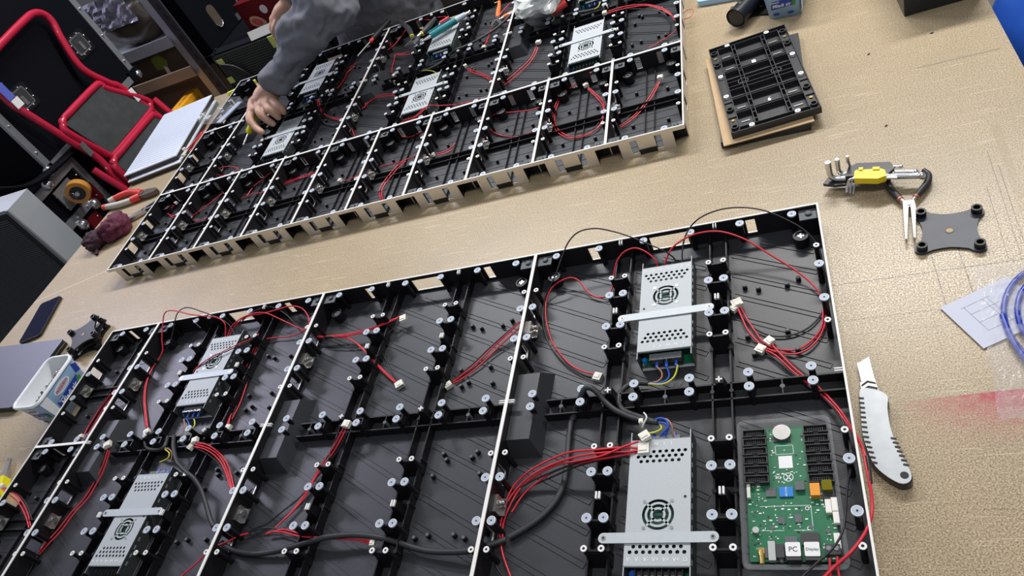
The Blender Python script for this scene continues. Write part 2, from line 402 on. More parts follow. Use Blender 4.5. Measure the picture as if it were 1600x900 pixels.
    for x in (-228.5, 228.5):
        for y in YP: P.append(('magnet_post' if abs(abs(y) - 160) < 40 else 'screw_post', ME_MAG if abs(abs(y) - 160) < 40 else ME_SCR, (x, y, 0)))
    for x in XM:
        for y in (-11.5, 11.5): P.append(('magnet_post', ME_MAG, (x, y, 0)))
        for y in (-308.5, 308.5): P.append(('magnet_post', ME_MAG, (x, y, 0)))
    for x, y in PEG_UP + PEG_LO: P.append(('alignment_peg', ME_PEG, (x + 240, y + 320, 0)))
    for x in (-208, 208):
        for y in (278, -278): P.append(('round_boss', ME_BOSS, (x, y, 0)))
    for y in (-160, 160): P.append(('wall_clip', ME_CLIP, (-236.5, y, 0)))
    for x in (-223, 223):
        for y in (305, -305): P.append(('corner_block', ME_BLOCK, (x, y, 0)))
    return P
def cab_B_parts():
    P = []
    b = MB().box(-54, 54, -157, 157, .3, 2.6, 'pan_plastic').box(-79.5, -54, -133, 133, .3, 2.6, 'pan_plastic').box(54, 79.5, -133, 133, .3, 2.6, 'pan_plastic')
    for k in range(-5, 6):
        b.box(-60, 60, k * 26 - 1, k * 26 + 1, 2.6, 3.4, 'pan_plastic')
    P.append(('floor_pan', b.data('floor_pan'), (0, 0, 0)))
    b = MB()
    hw = [(-32, -19, 9, 39), (19, 32, 9, 39)]
    sk = [(-80, -55, -1, 38), (55, 80, -1, 38), (-32, -18, 8, 39), (18, 32, 8, 39), (-18, 18, -1, 14)]
    hw2 = hw + [(-80, -55, -1, 38), (55, 80, -1, 38)]
    slab(b, 'x', 160, 80, hw2, sk); slab(b, 'x', -160, 80, hw2, sk)
    hs = [(35, 60, 9, 38), (-60, -35, 9, 38), (134, 157, -1, 38), (-157, -134, -1, 38)]
    slab(b, 'y', 80, 157, hs); slab(b, 'y', -80, 157, hs)
    P.append(('outer_frame', b.data('outer_frame'), (0, 0, 0)))
    b = MB()
    for x in (-10, 10): b.box(x - .9, x + .9, -156, 156, 2, 9, 'black_plastic')
    for y in (-10, 10): b.box(-76, 76, y - .9, y + .9, 2, 12, 'black_plastic')
    P.append(('floor_cross_ribs', b.data('floor_cross_ribs'), (0, 0, 0)))
    for x in (-68.5, 68.5):
        for y in (-73, -33, 33, 73): P.append(('magnet_post' if abs(y) < 40 else 'screw_post', ME_MAG if abs(y) < 40 else ME_SCR, (x, y, 0)))
    for x in (-40, 40):
        for y in (-148.5, 148.5): P.append(('magnet_post', ME_MAG, (x, y, 0)))
    for x, y in ((-32, 60), (38, 48), (-36, -62), (40, -70), (30, -112), (-22, -118)): P.append(('alignment_peg', ME_PEG, (x, y, 0)))
    for x in (-50, 50): P.append(('round_boss', ME_BOSS, (x, 122, 0)))
    P.append(('wall_clip', ME_CLIP, (-76.5, 0, 0)))
    for x in (-63, 63):
        for y in (145, -145):
            sx, sy = (1 if x > 0 else -1), (1 if y > 0 else -1); c = MB()
            lo, hi = sorted((sx * 54, sx * 76.8)); ya, yb = sorted((sy * 134, sy * 156.8))
            c.box(lo, hi, ya, yb, 38, 39.6, 'ferrite'); ka, kb = sorted((sy * 132.6, sy * 134)); c.box(lo, hi, ka, kb, .6, 39.6, 'black_plastic'); ka, kb = sorted((sx * 54, sx * 52.6)); c.box(ka, kb, ya, yb, .6, 39.6, 'black_plastic')
            c.cyl(x, y, 39.6, 42, 5.2, 'black_plastic', 12).cyl(x, y, 42, 42.6, 3.2, 'ferrite', 12)
            P.append(('corner_block', c.data('corner_block'), (0, 0, 0)))
    return P
PA, PB = cab_A_parts(), cab_B_parts()
def cabinet(parts, name, label, loc, rz=0.0, group=None, skip=()):
    t = thing(name, label, 'cabinet', loc, rz, group)
    for n, me, l in parts:
        if (n, round(l[0]), round(l[1])) in skip: continue
        link(n, me, t, l)
    return t
cabinet(PA, 'led_cabinet', 'large open black LED cabinet back holding the green control board', (-240, -320, 0))
cabinet(PA, 'led_cabinet', 'large open black LED cabinet back without any power supply inside', (-720, -320, 0))
cabinet(PA, 'led_cabinet', 'large open black LED cabinet back between the empty one and the narrow frames, nearer row', (-1200, -320, 0))
for y, lb in ((-160, 'narrow black LED frame beside the white tub of screws'), (-480, 'narrow black LED frame with the yellow tool at its edge')):
    cabinet(PB, 'narrow_led_cabinet', lb, (-1520, y, 0))
FL = ['large open black LED cabinet back with white plastic bag on it, far row', 'large open black LED cabinet back under the teal desoldering pump', 'large open black LED cabinet back under the reaching grey sleeve']
for k in range(3): cabinet(PA, 'led_cabinet', FL[k], far(-240 - 480 * k, 640), FROT)
for k, lb in ((0, 'narrow black LED frame beside the stack of white panels'), (1, 'narrow black LED frame with the clear plastic case lying on it')):
    cabinet(PB, 'narrow_led_cabinet', lb, far(-1520, 480 + 320 * k), FROT)
FB = ['at the corner beside the module stack', 'holding the ring of red leads', 'with red leads bowed like a fish', 'with a plug pointing away from its divider', 'with tall bowed red leads', 'with a white plug lying crosswise', 'crossed by slung red leads',
      'below the tangle of red and black leads', 'with a small plug and red leads by its clip', 'without wires at the corner by the maroon rag']
for k in range(10):
    cabinet(PB, 'narrow_led_cabinet', 'narrow front row LED frame ' + FB[k], far(-80 - 160 * k, 160), FROT, 'front row of ten narrow LED frames')
# ---------------------------------------------------------------- power supplies
def plate_cell(b, x0, x1, y0, y1, z, hole_r, m, n=8):
    cx, cy = (x0 + x1) / 2, (y0 + y1) / 2; hx, hy = (x1 - x0) / 2, (y1 - y0) / 2; o = []; q = []
    for i in range(n):
        a = 2 * math.pi * i / n; c, s_ = math.cos(a), math.sin(a); k = min(hx / abs(c) if abs(c) > 1e-6 else 1e9, hy / abs(s_) if abs(s_) > 1e-6 else 1e9)
        if n == 8 and i % 2: o.append((cx + math.copysign(hx, c), cy + math.copysign(hy, s_), z))
        else: o.append((cx + k * c, cy + k * s_, z))
        q.append((cx + hole_r * c, cy + hole_r * s_, z))
    lo = [(x, y, z - 1.0) for x, y, _ in q]
    v = o + q + lo
    b.add(v, [(i, (i + 1) % n, n + (i + 1) % n, n + i) for i in range(n)] + [(n + i, n + (i + 1) % n, 2 * n + (i + 1) % n, 2 * n + i) for i in range(n)], m)
def quad(b, x0, x1, y0, y1, z, m): b.add([(x0, y0, z), (x1, y0, z), (x1, y1, z), (x0, y1, z)], [(0, 1, 2, 3)], m)
def psu_parts():
    P = []
    b = MB().box(-41, 41, -100, 100, 0, 1, 'galv')
    for s in (-1, 1):
        b.box(min(s * 41, s * 39.8), max(s * 41, s * 39.8), -100, 100, 0, 31, 'psu_side', 'galv')
        for k in range(12): b.box(min(s * 41.3, s * 40.9), max(s * 41.3, s * 40.9), -82 + k * 14.4, -75 + k * 14.4, 22, 25, 'solder')
    b.box(-39, 39, -96, 96, 4, 5.6, 'pcb')
    b.box(-36, 36, -80, 80, 6, 24, 'pcb_dark')
    random.seed(3)
    for e, sg in ((-90, 1), (90, -1)):
        for k in range(7): b.box(-38 + k * 4, -35.6 + k * 4, e - 6 * sg, e - 1 * sg, 5.6, 8 + random.random() * 6, random.choice(['pcb_dark', 'solder', 'wire_blue', 'ferrite'])) if k < 2 else None
    b.cyl(33, 90, 5, 16, 5, 'wire_blue', 10)
    b.cyl(-34, -90, 5, 15, 4, 'chip_blue', 10)
    P.append(('housing', b.data('housing')))
    b = MB(); z = 31.5; m = 'galv'
    quad(b, -41, 41, -87, -72, z, m)
    y = -72
    for row in range(3):
        n = 9 - row if row < 2 else 7
        w = 8.4; x0 = -n * w / 2; quad(b, -41, x0, y, y + 7, z, m); quad(b, -x0, 41, y, y + 7, z, m)
        for i in range(n): plate_cell(b, x0 + i * w, x0 + (i + 1) * w, y, y + 7, z, 2.6, m)
        y += 7
    quad(b, -41, 41, y, -3, z, m)
    fy, fr = 21.0, 24.0                                    # fan grille
    quad(b, -41, -fr, -3, 45, z, m); quad(b, fr, 41, -3, 45, z, m)
    plate_cell(b, -fr, fr, -3, 45, z, 20.5, m, 32)
    for ro, ri in ((16.8, 13.8), (9.8, 6.8)): b.ring(0, fy, z - 1, z, ro, ri, m, 32)
    for k in range(4):
        a = R(45 + 90 * k); d = Vector((math.cos(a), math.sin(a), 0)); nn = Vector((-d.y, d.x, 0)) * 1.5
        q = [Vector((0, fy, 0)) + d * 6.8 + nn, Vector((0, fy, 0)) + d * 6.8 - nn, Vector((0, fy, 0)) + d * 21 - nn, Vector((0, fy, 0)) + d * 21 + nn]
        b.prism([(v.x, v.y) for v in q], z - 1, z, m)
        c = Vector((0, fy, 0)) + d * 25.0; b.cyl(c.x, c.y, z, z + .7, 2.4, 'steel', 8)
    y = 45; quad(b, -41, 41, y, 52, z, m); y = 52
    for row in range(3):
        n = 7 + row; w = 8.4; x0 = -n * w / 2; quad(b, -41, x0, y, y + 7, z, m); quad(b, -x0, 41, y, y + 7, z, m)
        for i in range(n): plate_cell(b, x0 + i * w, x0 + (i + 1) * w, y, y + 7, z, 2.6, m)
        y += 7
    quad(b, -41, 41, y, 87, z, m)
    for s in (-1, 1): b.box(-41, 41, s * 87 - .4, s * 87 + .4, 28, z, m)
    b.cyl(-34, -2, z, z + .3, 2.0, 'ink_black', 8)
    P.append(('lid', b.data('lid')))
    # terminal blocks: 5 screws on the mains end (-y), 7 on the low-voltage end (+y)
    for nm, n, sg, wd in (('mains_terminals', 5, -1, 48), ('output_terminals', 7, 1, 58)):
        b = MB(); ya, yb = sorted((sg * 84, sg * 98))
        b.box(-wd / 2, wd / 2, ya, yb, 5.6, 13, 'ic_black')
        for i in range(n + 1):
            x = -wd / 2 + i * wd / n; b.box(x - .7, x + .7, ya, yb, 13, 21, 'ic_black')
        for i in range(n):
            x = -wd / 2 + (i + .5) * wd / n; b.cyl(x, sg * 91, 13, 17, 2.7, 'chrome', 9); b.box(x - 2, x + 2, sg * 91 - .4, sg * 91 + .4, 17, 17.4, 'ink_black')
        if sg < 0: b.box(-wd / 2, wd / 2, ya, yb - 3, 22, 23, 'clear_plastic')
        P.append((nm, b.data(nm)))
    return P
PP = psu_parts()
TXT_DC = text_mesh('V-  V-  V-  V+  V+  V+  ⌂', 7.2, m='ink_white')
TXT_AC = text_mesh('L   L   N   N   ⏚', 7.2, m='ink_white')
def lug_mesh(m, sg):
    b = MB().cyl(0, 0, 0, 9, 2.6, m, 8).cyl(0, 0, 9, 13, 1.5, 'chrome', 8); b.xf(Matrix.Translation((0, 9 * sg, -2)) @ Matrix.Rotation(R(90 * sg), 4, 'X') @ Matrix.Rotation(R(8), 4, 'X'))
    return b.data('crimp_lug')
ME_LUG_AC = lug_mesh('wire_blue', -1); ME_LUG_DC = lug_mesh('wire_black', 1)
def strap_mesh():
    b = MB().prism(rrect(-75, 75, -6.8, 6.8, 6.5, 6), 0, 1.6, 'strap_zinc')
    for x in (-68, 68): b.cyl(x, 0, 1.6, 2.3, 3.2, 'steel', 10); b.cyl(x, 0, 2.3, 2.5, 1.6, 'ink_black', 6)
    return b.data('strap')
ME_STRAP = strap_mesh()
def psu(label, loc, rz, strap_y=None, strap_tilt=0.0, strap_dx=0.0):
    t = thing('power_supply', label, 'power supply', loc, rz)
    for n, me in PP: link(n, me, t)
    for x in (-14.4, 0, 14.4): link('blue_crimp_lug', ME_LUG_AC, t, (x, -97, 15))
    for k in range(6): link('crimp_lug', ME_LUG_DC, t, (-20.7 + k * 8.28, 97, 15))
    link('terminal_lettering', TXT_DC, t, (0, 79, 31.7), (0, 0, math.pi))
    link('terminal_lettering', TXT_AC, t, (8, -80, 31.7), (0, 0, 0))
    if strap_y is not None:
        s = tag(link('mounting_strap', ME_STRAP, None, (0, 0, 0)), 'zinc strap across ' + label.replace('perforated silver ', 'the '), 'strap')
        v = Matrix.Translation(loc) @ Matrix.Rotation(rz, 4, 'Z') @ Vector((strap_dx, strap_y, 32.2))
        s.location = v * .001; s.rotation_euler = (0, 0, rz + strap_tilt)
    return t
PZ = 4.0
psu('perforated silver power supply with brown, blue and yellow leads at its foot', (-240, -159, PZ), 0, -17.5, 0)
psu('perforated silver power supply beside the green control board', (-240, -486, PZ), math.pi, 52, 0)
psu('perforated silver power supply with red wire lying over its lid', (-1200, -158, PZ), 0, -16, 0)
psu('perforated silver power supply next to the narrow frame with yellow tool', (-1200, -486, PZ), math.pi, -10, 0)
FP = [('perforated silver power supply under the white plastic bag corner', -240, 803, 0, None), ('perforated silver power supply below the white plastic bag', -240, 476, math.pi, -13),
      ('perforated silver power supply under the teal desoldering pump', -720, 803, 0, None), ('perforated silver power supply between the cutters and the front row of frames', -720, 476, math.pi, -13),
      ('perforated silver power supply half under the grey sleeve', -1200, 803, 0, -14), ('perforated silver power supply beside the working hand', -1200, 476, math.pi, -13)]
for lb, x, y, rz, sy in FP: psu(lb, far(x, y, PZ), rz + FROT, sy)

# ---------------------------------------------------------------- control board in its clear tray
t = thing('control_board', 'green control board with rows of black headers in a clear tray', 'circuit board', (-85, -468, 2.6))
b = MB(); o = rrect(-58, 58, -101, 100, 9, 4); i_ = rrect(-53, 53, -95, 93, 6, 4); n = len(o)
b.add([(x, y, 14) for x, y in o] + [(x, y, 14) for x, y in i_] + [(x, y, 1) for x, y in i_] + [(x, y, 13) for x, y in o], [(i, (i + 1) % n, n + (i + 1) % n, n + i) for i in range(n)] + [(n + i, n + (i + 1) % n, 2 * n + (i + 1) % n, 2 * n + i) for i in range(n)] + [tuple(range(2 * n, 3 * n))], 'clear_plastic', True)
build(b, 'clear_tray', t)
build(MB().box(-50, 50, -89, 90, 6, 7.6, 'pcb'), 'circuit_board_panel', t)
Z = 7.6
def header():
    b = MB().box(-14.5, 14.5, -5.2, 5.2, 0, .8, 'ic_black')
    b.box(-14.5, 14.5, 4.2, 5.2, .8, 8.5, 'ic_black'); b.box(-14.5, -3, -5.2, -4.2, .8, 8.5, 'ic_black'); b.box(3, 14.5, -5.2, -4.2, .8, 8.5, 'ic_black'); b.box(-14.5, -13.5, -4.2, 4.2, .8, 8.5, 'ic_black'); b.box(13.5, 14.5, -4.2, 4.2, .8, 8.5, 'ic_black')
    for k in range(8):
        for y in (-1.3, 1.3): b.box(-9.2 + k * 2.54 - .3, -9.2 + k * 2.54 + .3, y - .3, y + .3, .8, 6.5, 'chrome')
    return b.data('pin_header')
MH = header()
for k in range(6): link('pin_header', MH, t, (-36, 79 - k * 13.2, Z)); link('pin_header', MH, t, (39, 80 - k * 13.8, Z))
b = MB().box(-13, 8, 68, 90, Z, Z + 1.5, 'ic_black').cyl(-2, 80, Z + 1.5, Z + 5, 11.2, 'steel', 24); build(b, 'coin_battery', t)
build(MB().box(-9, 7.5, 30.5, 47.5, Z, Z + .25, 'white_plastic'), 'white_sticker', t)
b = MB().ring(1, 18, Z, Z + .2, 6, 5.2, 'ink_white', 20); b.prism([(-2.5, 14.5), (-1.5, 13.8), (4.5, 21), (3.5, 21.8)], Z, Z + .2, 'ink_white'); b.prism([(4.5, 14.8), (3.5, 14), (-2.5, 21.2), (-1.5, 22)], Z, Z + .2, 'ink_white')
b.ring(-1, 56, Z, Z + .15, 1, .6, 'ink_white', 8)
for x0, x1, y0, y1 in ((-12, 10, 50, 63), ):
    for q in ((x0, x1, y0, y0 + .5), (x0, x1, y1 - .5, y1), (x0, x0 + .5, y0, y1), (x1 - .5, x1, y0, y1)): b.box(*q, Z, Z + .15, 'ink_white')
for q in ((-35, 23, -20.5, -20), (23, 23.5, -51, -20), (-35, -9, -51.5, -51), (2, 23, -51.5, -51)): b.box(*q, Z, Z + .15, 'ink_white')
for y in (-24, -49): b.ring(19, y, Z, Z + .2, 2.4, 1.5, 'ink_white', 12); b.cyl(19, y, Z, Z + .1, 1.5, 'ink_black', 10)
tag(build(b, 'silkscreen_marks', t), kind='stuff')
for nm, q, h, m in (('microchip', (-27, -15, -8, 4), 1.6, 'ferrite'), ('blue_label_chip', (-11, 5, -9, 4), 2.2, 'chip_blue'), ('inductor', (8, 19, -2, 9), 5, 'ferrite'), ('relay', (25, 36, -12, 4), 9, 'orange_plastic'),
                    ('fuse_holder', (38, 51, -14, 8), 4, 'ic_black'), ('microchip', (-15, -7, -43, -35), 1.4, 'ferrite'), ('microchip', (4, 12, -42, -32), 1.4, 'ferrite'),
                    ('transformer_chip', (-9, 5, -69, -60), 3.5, 'ferrite'), ('transformer_chip', (9, 29, -71, -56), 4, 'ic_black'), ('microchip', (-33, -27, -85, -73), 2, 'ferrite')):
    build(MB().box(q[0], q[1], q[2], q[3], Z, Z + h, m), nm, t)
build(MB().box(39, 50, -6, 7, Z + 4, Z + 10, 'fuse_yellow'), 'blade_fuse', t)
build(MB().box(-49, -45, -10, 8, Z, Z + 5, 'nylon'), 'white_connector', t)
for x, y0, y1 in ((43, -33, -16), (50, -31, -14), (50, -46, -32), (48, -76, -58)): build(MB().box(x - 3.4, x + 3.2, y0, y1, Z, Z + 6, 'nylon').box(x - 2.2, x + 2, y0 + 1, y1 - 1, Z + 6, Z + 6.2, 'rim_white'), 'white_connector', t)
for x, lt in ((0, 'PC'), (20.5, 'Display')):
    j = build(MB().box(x - 8, x + 8, -92, -72, Z, Z + 12, 'ic_black'), 'network_jack', t)
    build(MB().prism(rrect(x - 8.2, x + 8.2, -88, -71.4, 1.5, 3), Z + 12, Z + 13, 'white_plastic'), 'jack_label', j)
    link('jack_lettering', text_mesh(lt, 8.2 if lt == 'PC' else 4.8, m='ink_black'), j, (x, -80, Z + 13.1))
n = 0; b = MB().box(-39.5, -32.5, -81, -74, Z, Z + 5, 'gold'); s0 = len(b.v); b.cyl(0, 0, 0, 16, 3.0, 'gold', 12).cyl(0, 0, 3, 7, 3.8, 'gold', 6); b.xf(Matrix.Translation((-36, -77, Z + 3)) @ Matrix.Rotation(R(90), 4, 'X'), s0); build(b, 'antenna_socket', t)
build(MB().box(-28, -20, -90, -67, Z, Z + 7, 'solder'), 'usb_socket', t)
build(MB().box(-19, -10, -88, -72, Z, Z + 10, 'ic_black').cyl(-14.5, -89, Z, Z + 3, 2, 'chrome', 8), 'power_jack', t)
build(MB().box(34, 50, -84, -72, Z, Z + 8, 'ic_black').cyl(38, -77, Z + 8, Z + 9, 3, 'chrome', 10).cyl(46, -77, Z + 8, Z + 9, 3, 'chrome', 10), 'screw_terminal', t)
build(MB().cyl(-41, -52, Z, Z + 5, 4.0, 'solder', 14), 'capacitor', t)
random.seed(11); b = MB()
for k in range(330):
    x, y = random.uniform(-48, 48), random.uniform(-86, 86)
    if y > 8 and (x < -20 or x > 22): continue
    if (-14 < x < 12 and y > 28) or (-15 < x < 32 and y < -54) or (-30 < x < 20 and -12 < y < 10): continue
    a, c = random.choice([(1.0, .55), (.55, 1.0), (1.6, .8), (.8, .8)]); b.box(x - a, x + a, y - c, y + c, Z, Z + random.uniform(.3, .9), random.choice(['solder', 'ink_white', 'ic_black', 'solder', 'ring_white']))
tag(build(b, 'tiny_components', t), kind='stuff')
link('board_lettering', text_mesh('HD-C16L', 3.2, m='ink_white'), t, (-3, -2.5, Z + 2.3), (0, 0, R(90)))
link('board_lettering', text_mesh('BQ', 5, m='ink_white', bold=True), t, (-11, 18, Z + .1))
